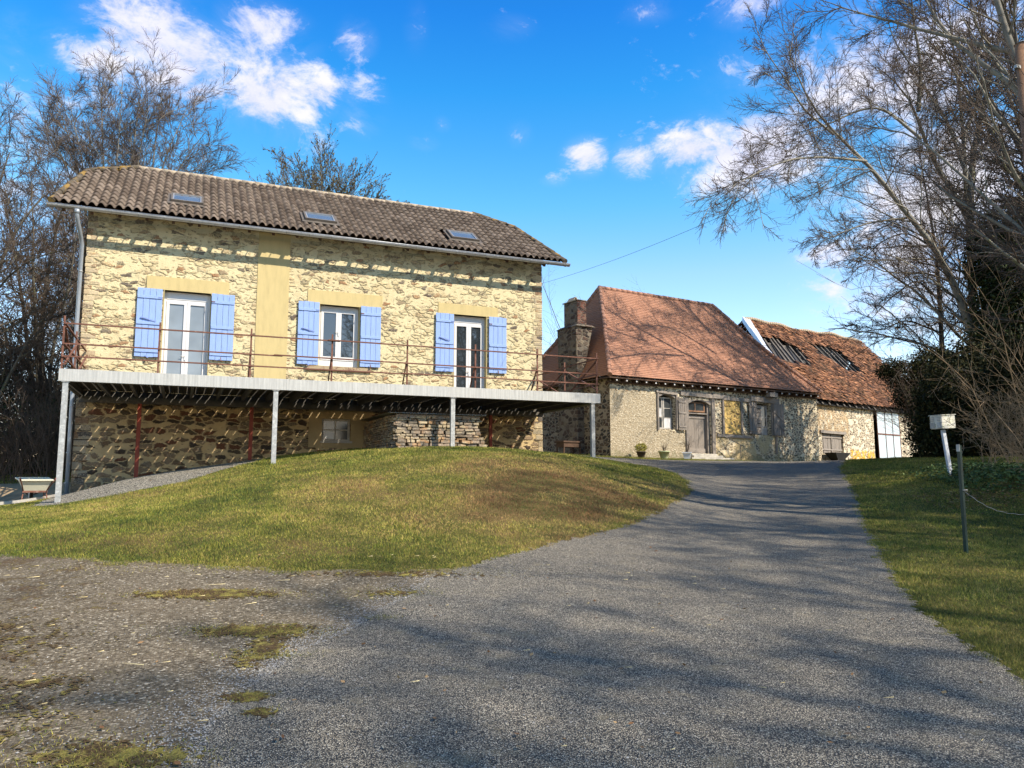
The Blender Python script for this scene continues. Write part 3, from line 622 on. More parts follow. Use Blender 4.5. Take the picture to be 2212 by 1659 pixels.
# room shells behind the openings
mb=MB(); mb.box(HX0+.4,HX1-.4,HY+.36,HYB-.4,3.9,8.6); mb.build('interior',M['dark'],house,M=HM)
mb=MB(); mb.box(3.35,5.35,HY-.07,HY+.17,4.83,4.96); mb.build('window_sill',M['sill'],house,bevel=.01,M=HM)
def shutter(x0,x1,z0,z1,seed,latch):
    rs=random.Random(seed); mb=MB(); n=4; w_=(x1-x0)/n
    for i in range(n):
        e=rs.uniform(-.004,.004); mb.box(x0+i*w_+.0035,x0+(i+1)*w_-.0035,HY-.075+e,HY-.045+e,z0+rs.uniform(-.008,.008),z1+rs.uniform(-.008,.008))
    o=mb.build('shutter',M['shutter'],house,bevel=.003,M=HM)
    bt=MB()
    for zz in (z1-.25,z0+(z1-z0)*.49,z0+.17): bt.box(x0+.01,x1-.01,HY-.098,HY-.0795,zz-.042,zz+.042)
    bt.each('batten',M['shutter'],o,bevel=.004,M=HM)
    ir=MB()
    if latch: ir.beam((x0+.12,HY-.11,z0+1.12),(x1-.14,HY-.11,z0+1.02),.02,.03)
    ir.box(x0+.0,x0+.1,HY-.108,HY-.099,z1-.26,z1-.235) if not latch else ir.box(x1-.1,x1,HY-.108,HY-.099,z1-.26,z1-.235)
    xm=(x0+x1)/2+.05; ir.beam((xm,HY-.02,z0+.0),(xm-.04,HY-.13,z0-.03),.02,.02); ir.beam((xm-.04,HY-.13,z0-.03),(xm-.06,HY-.13,z0+.08),.02,.02)
    ir.each('latch',M['iron_blue'] if latch else M['rust'],o,M=HM)
    return o
for k,(a,b,z0,z1,l) in enumerate(((-1.32,-.67,4.95,6.91,1),(.63,1.27,4.96,6.91,0),(3.09,3.72,4.98,6.92,1),(4.99,5.63,5.0,6.92,0),(7.43,8.05,5.0,6.91,1),(9.28,9.91,5.03,6.92,0))): shutter(a,b,z0,z1,k,l)
# basement window
mb=MB(); y0=HY+.12
for a,b,c,d in ((3.9,3.97,2.69,3.37),(4.70,4.77,2.69,3.37),(3.97,4.70,3.31,3.37),(3.97,4.70,2.69,2.75),(4.31,4.35,2.75,3.31),(3.97,4.31,3.02,3.05),(4.35,4.70,3.02,3.05)): mb.box(a,b,y0,y0+.05,c,d)
bw=mb.build('basement_window',M['palewood'],house,M=HM)
mb=MB(); mb.box(3.97,4.70,y0+.02,y0+.03,2.75,3.31); mb.build('pane',M['glass_old'],bw,M=HM)
mb=MB(); mb.box(3.99,4.29,y0+.004,y0+.018,2.77,2.99); mb.each('curtain',M['pvc'],bw,M=HM)
mb=MB(); mb.box(3.85,4.82,HY-.06,HY+.1,2.63,2.69); mb.build('window_sill',M['concrete'],house,M=HM)
# roof
TB=(26.3-23.4)/(27.3-23.4)
def zf(Y): return 8.95+(Y-23.4)*(11.6-8.95)/3.9
def sideL(t):
    Y=23.4+3.9*t; x=-3.5+.5*min(t/TB,1)+ (1.32*(t-TB)/(1-TB) if t>TB else 0); return (x,Y,zf(Y))
def sideR(t):
    Y=23.4+3.9*t; x=11.85-.65*min(t/TB,1)-(1.3*(t-TB)/(1-TB) if t>TB else 0); return (x,Y,zf(Y))
def mirY(p): return (p[0],54.6-p[1],p[2])
sky_rects=[((-.61,.29),(24.36,24.98)),((3.24,4.22),(24.2,24.83)),((8.02,9.0),(24.17,24.83))]
def hole_main(u,t):
    x=-3.5+u; Y=23.4+3.9*t
    return any(a[0]-.1<x<a[1]+.08 and b[0]-.13<Y<b[1]+.06 for a,b in sky_rects)
tile_roof('roof',sideL,sideR,M['canal'],house,13,.222,1.12,.03,'canal',.072,segs=9,jit=.006,seed=5,off=ho,hole=hole_main)
tile_roof('rear_roof',lambda t:mirY(sideL(t)),lambda t:mirY(sideR(t)),M['canal'],house,13,.222,1.12,.03,'canal',.072,segs=5,jit=.006,seed=6,off=ho)
a=sideL(TB);rL=sideL(1.);b=mirY(a); tile_roof('half_hip',lambda t:lerp(b,rL,t),lambda t:lerp(a,rL,t*.999),M['canal'],house,5,.222,1.12,.03,'canal',.05,segs=5,off=ho)
a2=sideR(TB);rR=sideR(1.);b2=mirY(a2); tile_roof('half_hip',lambda t:lerp(a2,rR,t),lambda t:lerp(b2,rR,t*.999),M['canal'],house,5,.222,1.12,.03,'canal',.05,segs=5,off=ho)
# boarding under the tiles
mb=MB(); dz=Vector((0,0,-.07))
for f in (lambda p:p, mirY):
    P0,P1,P2,P3,P4,P5=[Vector(f(q))+dz for q in (sideL(.045),sideL(TB),sideL(1),sideR(1),sideR(TB),sideR(.045))]
    for pts in ([P0,P1,P4,P5],[P1,P2,P3,P4]):
        p=[tuple(q) for q in pts]; mb.quad(*p); mb.quad(*[tuple(Vector(q)-Vector((0,0,.03))) for q in pts][::-1])
for f in (lambda p:p, mirY):
    q0,q1=Vector(f(sideL(0.13)))+dz,Vector(f(sideR(0.13)))+dz
    mb.quad(q0,q1,q1-Vector((0,0,.10)),q0-Vector((0,0,.10)))
mb.build('roof_boarding',M['beamwood'],house,M=HM)
mb=MB(); ridge_run(mb,[rL,rR],.095,.42); mb.build('ridge',M['ridge_tile'],house,M=HM)
up_=Vector((0,0,.03))

for k,s in enumerate((sideL,sideR)):
    mb=MB(); ridge_run(mb,[Vector(s(0))+up_,Vector(s(TB))+up_,Vector(s(1))+up_],.085,.38,seed=2); ridge_run(mb,[Vector(s(1))+up_,Vector(mirY(s(TB)))+up_,Vector(mirY(s(0)))+up_],.085,.38,seed=3)
    vt=mb.build('verge_tiles',M['canal_edge'],house,M=HM); vt['label']='orange-lichened verge tiles'
mb=MB()
for i in range(22):
    x=-3.2+i*.68; mb.beam((x,HY+.3,zf(HY+.3)-.19),(x,23.38,zf(23.38)-.19),.075,.12)
mb.each('rafter',M['beamwood'],house,M=HM)
for (xa,xb),(ya,yb) in sky_rects:
    s_=(11.6-8.95)/3.9; nrm=Vector((0,-s_,1)).normalized(); pl=Vector((0,1,s_)).normalized()
    org=Vector(((xa+xb)/2,(ya+yb)/2,zf((ya+yb)/2))); Wd=(xb-xa)/2; Ld=(yb-ya)/2*math.sqrt(1+s_*s_)
    Mx=Matrix((( 1,pl.x,nrm.x,org.x),(0,pl.y,nrm.y,org.y),(0,pl.z,nrm.z,org.z),(0,0,0,1)))
    mb=MB(); t=.055
    for q in ((-Wd,-Wd+t,-Ld,Ld),(Wd-t,Wd,-Ld,Ld),(-Wd+t,Wd-t,Ld-t,Ld),(-Wd+t,Wd-t,-Ld,-Ld+t)): mb.box(*q,-.06,.125,M=Mx)
    mb.box(-Wd-.1,Wd+.1,-Ld-.16,-Ld-.005,.03,.055,M=Mx); mb.box(-Wd-.09,-Wd-.005,-Ld,Ld+.08,.03,.06,M=Mx); mb.box(Wd+.005,Wd+.09,-Ld,Ld+.08,.03,.06,M=Mx)
    sk=mb.build('rooflight',M['rl_frame'],house,M=HM)
    mb=MB(); t2=.035
    for q in ((-Wd+t,-Wd+t+t2,-Ld+t,Ld-t),(Wd-t-t2,Wd-t,-Ld+t,Ld-t),(-Wd+t+t2,Wd-t-t2,Ld-t-t2,Ld-t),(-Wd+t+t2,Wd-t-t2,-Ld+t,-Ld+t+t2)): mb.box(*q,.06,.118,M=Mx)
    mb.build('rooflight_trim',M['zinc'],sk,M=HM)
    mb=MB(); mb.box(-Wd+t,Wd-t,-Ld+t,Ld-t,.07,.09,M=Mx); mb.build('pane',M['glass_sky'],sk,M=HM)
# gutter and downpipe
mb=MB(); r=.085; yc=23.31; zc=8.84; n=10
def gut(x0,x1,dz0=0,dz1=0):
    for k in range(n):
        for rr_,fl in ((r,0),(r-.006,1)):
            a0=math.pi*(1+k/n); a1=math.pi*(1+(k+1)/n)
            p=[(x0,yc+rr_*math.cos(a0),zc+dz0+rr_*math.sin(a0)),(x1,yc+rr_*math.cos(a0),zc+dz1+rr_*math.sin(a0)),(x1,yc+rr_*math.cos(a1),zc+dz1+rr_*math.sin(a1)),(x0,yc+rr_*math.cos(a1),zc+dz0+rr_*math.sin(a1))]
            mb.quad(*(p if fl else p[::-1]))
    for X,dz in ((x0,dz0),(x1,dz1)):
        for k in range(n):
            a0=math.pi*(1+k/n); a1=math.pi*(1+(k+1)/n); mb.tri((X,yc,zc+dz),(X,yc+r*math.cos(a0),zc+dz+r*math.sin(a0)),(X,yc+r*math.cos(a1),zc+dz+r*math.sin(a1)))
    mb.tube([(x0,yc-r,zc+dz0),(x1,yc-r,zc+dz1)],.011,6)
gut(-3.58,11.98); gt=mb.build('gutter',M['zinc'],house,M=HM)
for i in range(24):
    mb=MB(); x=-3.35+i*.66; pts=[(x,yc+(r+.008)*math.cos(math.pi*(1+k/8)),zc+(r+.008)*math.sin(math.pi*(1+k/8))) for k in range(9)]
    for p,q in zip(pts[:-1],pts[1:]): mb.beam(p,q,.028,.005,up=(0,1,0) if abs(p[1]-q[1])<abs(p[2]-q[2]) else (0,0,1))
    mb.beam((x,yc+r,zc),(x,yc+r+.12,zc+.05),.025,.006); mb.build('gutter_bracket',M['galv'],gt,M=HM)
dp=[(-2.86,23.31,8.77),(-2.86,23.31,8.66),(-2.84,23.34,8.5),(-2.78,23.75,8.12),(-2.755,23.86,7.95),(-2.75,23.86,5),(-2.74,23.86,2.6),(-2.73,23.86,1.1)]
mb=MB(); mb.tube([Vector(p) for p in dp],.052,14); mb.tube([(-2.86,23.31,8.76),(-2.86,23.31,8.64)],[.075,.055],14); d_=mb.build('downpipe',M['pipe'],house,M=HM)
for z in (7.2,5.4,3.5,2.25,1.45):
    mb=MB(); mb.tube([(-2.745,23.86,z-.014),(-2.745,23.86,z+.014)],.06,14); mb.box(-2.755,-2.735,23.86,24.01,z-.01,z+.01)
    mb.build('pipe_clip',M['galv'],d_,M=HM)
# ================================================================= raised deck
DX0,DX1,DY0,DY1,DZ=-2.56,11.09,19.7,23.96,3.995
do=Vector((DX0,DY0,1.0)); DM=Matrix.Translation(-do)
deck=thing('raised_deck',do,'long steel-framed balcony deck on galvanised posts across the stone house front','deck')
mb=MB(); mb.box(DX0,DX1,DY0,DY0+.008,DZ-.285,DZ-.002); mb.box(DX0,DX1,DY0-.0,DY0+.07,DZ-.285,DZ-.275); mb.box(DX0,DX1,DY0+.008,DY0+.07,DZ-.012,DZ-.004)
mb.box(DX0,DX0+.008,DY0+.008,DY1,DZ-.285,DZ-.012); mb.box(DX1-.008,DX1,DY0+.008,DY1,DZ-.285,DZ-.012)
mb.build('fascia_beam',M['fascia'],deck,M=DM)
nj=21
for i in range(nj):
    x=DX0+.05+(DX1-DX0-.1)*i/(nj-1)
    mb=MB(); mb.box(x-.004,x+.004,DY0+.075,DY1-.08,DZ-.22,DZ-.05); mb.box(x-.035,x+.035,DY0+.075,DY1-.08,DZ-.235,DZ-.222)
    mb.build('joist',M['joist'],deck,M=DM)
mb=MB(); mb.box(DX0+.01,DX1-.01,DY1-.07,DY1-.02,DZ-.26,DZ-.05); mb.box(DX0+.01,DX1-.01,23.5,23.62,DZ-.40,DZ-.242); mb.each('wall_beam',M['joist'],deck,M=DM)
mb=MB(); rb=random.Random(9); y=DY0+.075; k=0
x=DX0+.012; pw=.222; gap=.026
while x+pw<DX1-.01:
    e=rb.uniform(-.004,.004); mb.box(x,x+pw-gap+rb.uniform(-.003,.003),DY0+.072,DY1-.004,DZ-.020+e,DZ-.004+e); x+=pw
mb.build('deck_board',M['deckwood'],deck,M=DM)
mb=MB(); y=DY0+.16
while y<DY1-.1: mb.box(DX0+.012,DX1-.012,y,y+.07,DZ-.045,DZ-.025); y+=.235
mb.build('batten',M['deckwood'],deck,M=DM)
for (x,zb) in ((-2.42,.9),(2.08,1.75),(6.63,2.2),(10.86,1.95)):
    mb=MB(); y=DY0+.07; zt=DZ-.286; w_=.055
    mb.box(x-w_,x+w_,y-.05,y-.042,zb,zt); mb.box(x-w_,x+w_,y+.042,y+.05,zb,zt); mb.box(x-.004,x+.004,y-.042,y+.042,zb,zt); mb.box(x-.08,x+.08,y-.07,y+.07,zt-.012,zt-.001)
    mb.box(x-w_,x-w_+.004,y-.042,y+.042,zb,zt); mb.build('steel_post',M['galv'],deck,M=DM)
for (x,zb) in ((-1.08,1.2),(1.83,1.8),(9.2,2.2)):
    mb=MB(); mb.box(x-.05,x+.05,23.53,23.6,zb,DZ-.401); mb.build('red_post',M['red_iron'],deck,M=DM)
# railing
rail=MB(); 
def rl(a,b,w=.042,h=.03): rail.beam(a,b,w,h)
Yr=DY0+.04
for (z,segs_) in ((5.02,[(-2.53,3.6),(3.3,11.03)]),(4.56,[(-2.53,2.2),(2.0,7.3),(6.1,11.03)]),(4.275,[(-2.53,5.5),(5.2,11.03)])):
    for k,(a,b) in enumerate(segs_): rl((a,Yr-.03*(k%2)-.022,z+.012*(k%2)),(b,Yr-.03*(k%2)-.022,z-.01*(k%2)))
for X in (-2.5,11.0):
    for z in (5.02,4.56,4.275): rl((X,Yr,z),(X,DY1,z))
    rl((X,Yr,4.95),(X,21.8,4.05)); rl((X+.03,Yr,4.1),(X+.03,21.8,4.9)); rl((X,21.8,4.95),(X,DY1,4.05)); rl((X+.03,21.8,4.1),(X+.03,DY1,4.9))
rob=rail.build('railing',M['rust'],deck,M=DM)
for x in (-2.52,-.57,1.46,3.41,5.36,7.26,9.11,11.0):
    mb=MB(); mb.box(x-.02,x+.02,Yr-.012,Yr+.012,DZ-.01,5.19); mb.box(x-.012,x+.012,Yr+.012,Yr+.03,DZ-.01,5.19)
    if -2<x<10.5: mb.beam((x-.01,Yr+.02,4.62),(x-.01,Yr+.42,DZ+.005),.03,.03)
    mb.build('railing_post',M['rust'],rob,M=DM)
for X in (-2.5,11.0):
    mb=MB(); mb.box(X-.02,X+.02,21.78,21.82,DZ-.01,5.19); mb.build('railing_post',M['rust'],rob,M=DM)
# ================================================================= dry-stone lean-to under the deck
lo=Vector((5.2,20.35,2.1)); lean=thing('dry_stone_store',lo,'low dry-stone walled store under the deck with corrugated sheet cover','stone store')
LM=Matrix.Translation(-lo); rs=random.Random(4); mb=MB()
def stone(mb,c,sx,sy,sz,rs):
    M_=Matrix.Translation(c)@Matrix.Rotation(rs.uniform(-.12,.12),4,'Z')@Matrix.Rotation(rs.uniform(-.07,.07),4,'Y')
    p=[]
    for z in (-1,1):
        for y in (-1,1):
            for x in (-1,1): p.append(Vector((x*sx/2*rs.uniform(.78,1.02),y*sy/2*rs.uniform(.85,1.05),z*sz/2*rs.uniform(.72,1.0))))
    mb.hexa(p,M_)
def drywall(x0,y0,x1,y1,z0,z1,endr=0):
    L=math.hypot(x1-x0,y1-y0); dx,dy=(x1-x0)/L,(y1-y0)/L; z=z0; ang=math.atan2(dy,dx)
    while z<z1:
        h=rs.uniform(.045,.10)*(1.5 if z<z0+.25 else 1); u=rs.uniform(-.1,0); Lr=L+endr*max(0,(z0+.75-z))*.6
        while u<Lr:
            w_=rs.uniform(.10,.34)*(1.3 if z<z0+.25 else 1); c=Vector((x0+dx*(u+w_/2)+rs.uniform(-.02,.02),y0+dy*(u+w_/2)+rs.uniform(-.03,.03),z+h/2))
            p0=len(mb.v); stone(mb,Vector((0,0,0)),w_*.97,.3,h*.98,rs)
            for i in range(p0,len(mb.v)):
                q=Vector(mb.v[i]); mb.v[i]=tuple(c+Vector((q.x*dx-q.y*dy,q.x*dy+q.y*dx,q.z)))
            u+=w_
        z+=h
drywall(5.28,20.4,7.5,20.4,2.05,3.22,endr=1); drywall(5.3,23.9,5.3,20.5,2.05,3.2)
mb.box(5.4,7.4,20.5,20.9,2.0,3.1)
M['drystone']=attr_mat('x',[(.2,.2,.2),(.2,.2,.2)]) if False else stone_mat('dry_schist',(.30,.25,.18),[(.33,.27,.18),(.42,.34,.22),(.20,.17,.13),(.38,.25,.14),(.28,.22,.16)],5,9,(-.3,-.1),.05,.0,.5)
mb.build('stone_wall',M['drystone'],lean,bevel=.008,M=LM)
mb=MB(); n=74
for i in range(n):
    x0=5.0+i*2.75/n; x1=x0+2.75/n; z_=lambda x: 3.30+.018*math.sin((x-5)*2*math.pi/.076)
    mb.quad((x0,20.15,z_(x0)),(x1,20.15,z_(x1)),(x1,23.95,z_(x1)+.04),(x0,23.95,z_(x0)+.04))
    mb.quad((x0,20.15,z_(x0)-.006),(x0,20.15,z_(x0)),(x1,20.15,z_(x1)),(x1,20.15,z_(x1)-.006))
o=mb.build('corrugated_sheet',M['galv'],lean,M=LM)
mb=MB(); mb.box(5.25,7.6,20.3,20.42,3.2,3.275); mb.build('timber_plate',M['oldwood_h'],lean,M=LM)
# ================================================================= the cottage (local: x along the front, y inward, z up from 2.35)
CB=2.35; CA=R(8.59); co=Vector((16.22,28.02,CB))
cot=thing('cottage',co,'low old stone cottage with steep plain red tiled hipped roof and tall chimney','cottage',rz=CA)
CMi=(Matrix.Translation(co)@Matrix.Rotation(CA,4,'Z')).inverted()
CL=13.15; CD=6.9; CZ=3.42
wins=[(2.62,3.63,1.31,2.82),(4.33,5.76,.30,2.66),(8.66,9.70,1.22,2.70)]
def arch(mb,a,b,zs,rise,y0,y1):
    # fills the square head of an opening down to a segmental arch
    n=10
    for i in range(n):
        xa=a+(b-a)*i/n; xb=a+(b-a)*(i+1)/n; f=lambda x: zs-rise*(((x-(a+b)/2)/((b-a)/2))**2)
        mb.quad((xa,y0,f(xa)),(xb,y0,f(xb)),(xb,y0,zs+.01),(xa,y0,zs+.01)); mb.quad((xa,y0,f(xa)),(xa,y1,f(xa)),(xb,y1,f(xb)),(xb,y0,f(xb)))
mb=MB(); wall_skin(mb,0,CL,-.4,CZ,wins,depth=.42)
mb.build('front_wall',M['cot_front'],cot)
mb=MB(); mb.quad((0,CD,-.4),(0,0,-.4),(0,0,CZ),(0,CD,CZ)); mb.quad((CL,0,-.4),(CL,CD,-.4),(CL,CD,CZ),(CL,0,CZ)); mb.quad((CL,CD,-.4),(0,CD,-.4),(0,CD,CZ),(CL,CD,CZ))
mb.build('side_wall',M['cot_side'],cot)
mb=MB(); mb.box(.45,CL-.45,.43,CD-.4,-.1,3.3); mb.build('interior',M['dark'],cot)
def oak(mb,a,b,w,h,seed=0,n=6,up=(0,0,1)):
    rr=random.Random(seed); a=Vector(a); b=Vector(b); pts=[a.lerp(b,i/n)+Vector((rr.uniform(-1,1)*.008,rr.uniform(-1,1)*.004,rr.uniform(-1,1)*.012)) for i in range(n+1)]
    for p,q in zip(pts[:-1],pts[1:]): mb.beam(p,q+(q-p)*.02,w*rr.uniform(.9,1.05),h*rr.uniform(.9,1.08),up)
# timber frame
tm=[((3.9,-.02,2.93),(6.9,-.02,2.86),.12,.2),((6.5,-.02,2.84),(8.3,-.02,2.80),.13,.17),((8.3,-.03,2.92),(10.25,-.03,2.86),.16,.26),((6.1,-.015,1.14),(8.35,-.015,1.08),.1,.13),((3.72,-.02,2.86),(2.5,-.02,2.93),.1,.11)]
for i,(a,b,w_,h) in enumerate(tm):
    mb=MB(); oak(mb,a,b,w_,h,i); mb.build('timber_beam',M['oldwood_h'],cot,bevel=.01)
for i,(x,z0,z1,w_) in enumerate(((2.57,1.25,2.85,.09),(3.66,1.3,2.85,.08),(4.25,.05,2.72,.16),(5.86,.1,2.72,.2),(6.5,1.2,2.78,.11),(7.7,1.2,2.78,.12),(10.0,.35,1.25,.09),(9.78,1.2,2.75,.1))):
    mb=MB(); oak(mb,(x,-.02,z0),(x+.02,-.02,z1),w_,.1,i+20,5,(0,1,0)); mb.build('timber_post',M['oldwood'],cot,bevel=.01)
mb=MB(); mb.box(6.56,7.63,-.03,.02,1.21,2.74); o=mb.build('ochre_panel',M['ochre_fill'],cot); o['label']='bright ochre rubble panel between grey timbers'
# first window: two narrow casements under a shallow arch
mb=MB(); arch(mb,2.62,3.63,2.82,.16,-.01,.3); arch(mb,4.33,5.76,2.66,.2,-.012,.3); mb.build('arched_head',M['oldwood_h'],cot)
mb=MB(); y=.20
for a,b,c,d in ((2.64,2.70,1.33,2.75),(3.53,3.58,1.33,2.75),(2.70,3.53,1.33,1.39),(2.70,3.53,2.66,2.72),(3.0,3.06,1.39,2.66),(3.10,3.15,1.39,2.66),(2.70,3.0,1.83,1.86),(2.70,3.0,2.22,2.25),(3.15,3.53,1.80,1.83),(3.15,3.53,2.22,2.25)): mb.box(a,b,y,y+.05,c,d)
wf=mb.build('window',M['palewood'],cot,bevel=.004)
mb=MB(); mb.box(2.70,3.53,y+.02,y+.03,1.39,2.66); mb.build('pane',M['glass_old'],wf)
mb=MB(); mb.box(3.155,3.525,y+.008,y+.018,1.39,1.795); mb.box(2.705,2.995,y+.008,y+.018,1.865,2.215); mb.each('board_in_pane',M['pvc'],wf)
# door with top light
mb=MB(); y=.24; rr=random.Random(2); n=6; w_=(5.62-4.35)/n
for i in range(n): mb.box(4.35+i*w_+.004,4.35+(i+1)*w_-.004,y+rr.uniform(-.006,.006),y+.04,.34+rr.uniform(0,.02),2.03+rr.uniform(-.02,.02))
dr=mb.build('door',M['oldwood'],cot,bevel=.004); 
mb=MB(); mb.box(4.37,5.6,y-.03,y-.006,1.86,1.97); mb.box(4.33,5.66,y-.14,y+.03,2.05,2.10); mb.box(4.36,5.6,y-.03,y-.006,.3,.52); mb.each('door_rail',M['oldwood_h'],dr,bevel=.004)
mb=MB()
for a,b,c,d in ((4.34,4.40,2.14,2.58),(5.44,5.51,2.14,2.58),(4.40,5.44,2.14,2.21),(4.40,5.44,2.53,2.58),(4.90,4.94,2.21,2.53)): mb.box(a,b,y-.12,y-.07,c,d)
tl=mb.build('top_light',M['brownwood'],cot,bevel=.004); mb=MB(); mb.box(4.40,5.44,y-.1,y-.09,2.21,2.53); mb.build('pane',M['glass_old'],tl)
mb=MB(); mb.box(5.62,5.76,.1,.40,.3,2.6); mb.build('door_frame',M['oldwood'],cot)
mb=MB(); mb.box(4.0,6.6,-.55,-.02,-.3,.10); mb.box(4.3,6.1,-.36,-.015,.10,.2); mb.box(4.35,5.9,-.2,.3,.2,.28); mb.build('doorstep',M['concrete'],cot,bevel=.02)
# second window, half boarded
mb=MB(); y=.14
for a,b,c,d in ((8.68,8.73,1.24,2.68),(9.20,9.26,1.24,2.66),(9.56,9.62,1.24,2.66),(9.26,9.56,2.58,2.64),(9.26,9.56,2.06,2.09),(9.26,9.56,1.62,1.66),(9.26,9.56,1.24,1.60)): mb.box(a,b,y,y+.045,c,d)
w2=mb.build('window',M['palewood'],cot,bevel=.003)
mb=MB(); mb.box(9.26,9.56,y+.02,y+.03,1.66,2.58); mb.build('pane',M['glass_old'],w2)
mb=MB(); z=1.26
for i in range(8):
    h=.165; mb.beam((8.73,y-.005,z+h/2+rr.uniform(-.01,.01)),(9.20,y-.005,z+h/2+rr.uniform(-.02,.02)),.02,h-.012); z+=.172
mb.build('boarding',M['oldwood_h'],w2)
def old_shutter(x0,x1,z0,z1,n,yy,seed,diag=False):
    rr=random.Random(seed); mb=MB(); w_=(x1-x0)/n
    for i in range(n): mb.box(x0+i*w_+.004,x0+(i+1)*w_-.004,yy+rr.uniform(-.005,.005),yy+.03,z0+rr.uniform(-.03,.02),z1+rr.uniform(-.02,.02))
    o=mb.build('shutter',M['oldwood'],cot,bevel=.003); mb=MB()
    if diag: mb.beam((x0+.06,yy-.02,z1-.42),(x1-.1,yy-.02,z1-.82),.02,.03); mb.beam((x0+.25,yy-.03,z0+.5),(x1+.06,yy-.03,z0+.22),.02,.02)
    else:
        for zz in (z1-.18,(z0+z1)/2+.05,z0+.16): mb.box(x0+.02,x1-.02,yy-.028,yy-.006,zz-.03,zz+.03)
    mb.each('batten',M['oldwood_h'],o); return o
old_shutter(3.70,4.16,1.28,2.70,4,-.12,1); old_shutter(8.14,8.64,1.24,2.72,3,-.12,2); old_shutter(9.80,10.52,1.22,2.74,3,-.12,3,True)
# eaves: rafter feet and plate
mb=MB()
for i in range(25):
    x=.12+i*.53+rr.uniform(-.06,.06); mb.box(x-.045,x+.045,-.32,.3,3.20,3.31)
mb.each('rafter',M['beamwood'],cot)
M['cutend']=tint_mat('pale_sawn_end',(.62,.60,.57),.15,8,.8)
mb=MB()
for i in range(25):
    x=.12+i*.53; mb.box(x-.035,x+.035,-.333,-.321,3.20,3.27)
mb.each('rafter_end',M['cutend'],cot)
mb=MB(); mb.box(-.2,CL,-.12,.0,3.14,3.2); mb.build('wall_plate',M['beamwood'],cot)
nest=MB(); nest.box(9.28,9.82,-.40,-.13,3.02,3.22); nest.build('eave_box',M['oldwood_h'],cot,bevel=.008)
# roof
ZE=3.40; ZR=8.15; e0=(-.30,-.38); e1=(13.08,-.38); yb=CD+.38; ym_=CD/2; rl_=(2.25,ym_,ZR); rr_=(9.62,ym_,ZR)
fl=lambda t: lerp((e0[0],e0[1],ZE),rl_,t); fr_=lambda t: lerp((e1[0],e1[1],ZE),rr_,t)
bl=lambda t: lerp((e0[0],yb,ZE),rl_,t*.999); br=lambda t: lerp((e1[0],yb,ZE),rr_,t*.999)
tile_roof('roof',fl,fr_,M['flat_tile'],cot,50,.17,1.35,.024,sag=.14,jit=.0012,seed=2)
tile_roof('rear_roof',br,bl,M['flat_tile'],cot,54,.17,1.5,.016,sag=.14,jit=.002,seed=3)
tile_roof('hip_roof',bl,lambda t:fl(t*.999),M['flat_tile'],cot,50,.17,1.35,.024,sag=.14,jit=.0012,seed=4)
tile_roof('hip_roof',fr_,br,M['flat_tile'],cot,54,.17,1.5,.016,sag=.14,jit=.002,seed=5)
def sagpt(f,t,nrm,s): p=Vector(f(t)); return p+Vector(nrm)*s*math.sin(math.pi*t)
mb=MB()
for f,nr in ((fl,(.45,.35,-.45)),(fr_,(-.35,.3,-.45)),(bl,(.45,-.35,-.45)),(br,(-.35,-.3,-.45))):
    ridge_run(mb,[sagpt(f,i/12,nr,.16)+Vector((0,0,.03)) for i in range(13)],.10,.32,10)
ridge_run(mb,[Vector(rl_)+Vector((0,0,.02)),Vector(rr_)+Vector((0,0,.02))],.09,.33,10); mb.build('hip_tiles',M['hip_tile'],cot)
mb=MB(); 
E0=[Vector((e0[0],e0[1],ZE-.03)),Vector((e1[0],e1[1],ZE-.03)),Vector((e1[0],yb,ZE-.03)),Vector((e0[0],yb,ZE-.03))]
for p in E0: p.z-=.03
for i in range(4):
    p,q=E0[i],E0[(i+1)%4]; mb.quad(p,q,q+Vector((0,0,-.05)),p+Vector((0,0,-.05)))
mb.quad((e0[0]+.02,e0[1]+.02,ZE-.08),(e1[0],e0[1]+.02,ZE-.08),(e1[0],0.3,ZE-.03),(e0[0],.3,ZE-.03)); mb.quad((e0[0]+.02,-.2,ZE-.08),(.3,-.2,ZE-.06),(.3,yb,ZE-.06),(e0[0]+.02,yb,ZE-.08))
mb.build('eave_board',M['beamwood'],cot)
# chimney on the near hip
M['chim']=stone_mat('lichened_chimney_stone',(.20,.165,.12),[(.09,.06,.045),(.14,.105,.075),(.06,.045,.035),(.20,.16,.11)],3.4,6,(.05,.15),.15,.2,1.0)
M['brick']=stone_mat('old_brick',(.26,.19,.14),[(.20,.075,.045),(.24,.10,.065),(.14,.065,.045),(.22,.12,.08)],4.6,13,(.05,.12),.05,.0,.8)
z0,z1=2.6,5.78
mb=MB(); mb.hexa([(-.36,1.78,-.3),(.10,1.78,-.3),(-.36,3.2,-.3),(.10,3.2,-.3),(-.36,1.78,4.1),(.12,1.78,4.1),(-.36,3.2,4.1),(.12,3.2,4.1)]); mb.hexa([(-.357,1.783,4.1),(.12,1.783,4.1),(-.357,3.197,4.1),(.12,3.197,4.1),(-.40,1.78,z1),(.52,1.78,z1),(-.40,3.2,z1),(.52,3.2,z1)])
ch=mb.build('chimney',M['chim'],cot,bevel=.03)
mb=MB(); mb.hexa([(-.44,1.66,z1+.001),(.62,1.66,z1+.001),(-.44,3.3,z1+.001),(.62,3.3,z1+.001),(-.30,1.80,z1+.12),(.45,1.80,z1+.12),(-.30,3.0,z1+.12),(.45,3.0,z1+.12)]); mb.build('chimney_shoulder',M['chim'],ch,bevel=.02)
mb=MB(); mb.box(-.28,.17,1.86,2.82,z1+.08,6.92); mb.build('chimney_stack',M['chim'],ch,bevel=.015)
mb=MB(); mb.box(-.275,.20,1.81,1.872,z1+.12,6.94); mb.box(.165,.205,1.874,2.2,z1+.12,6.93); mb.build('brick_face',M['brick'],ch,bevel=.008)
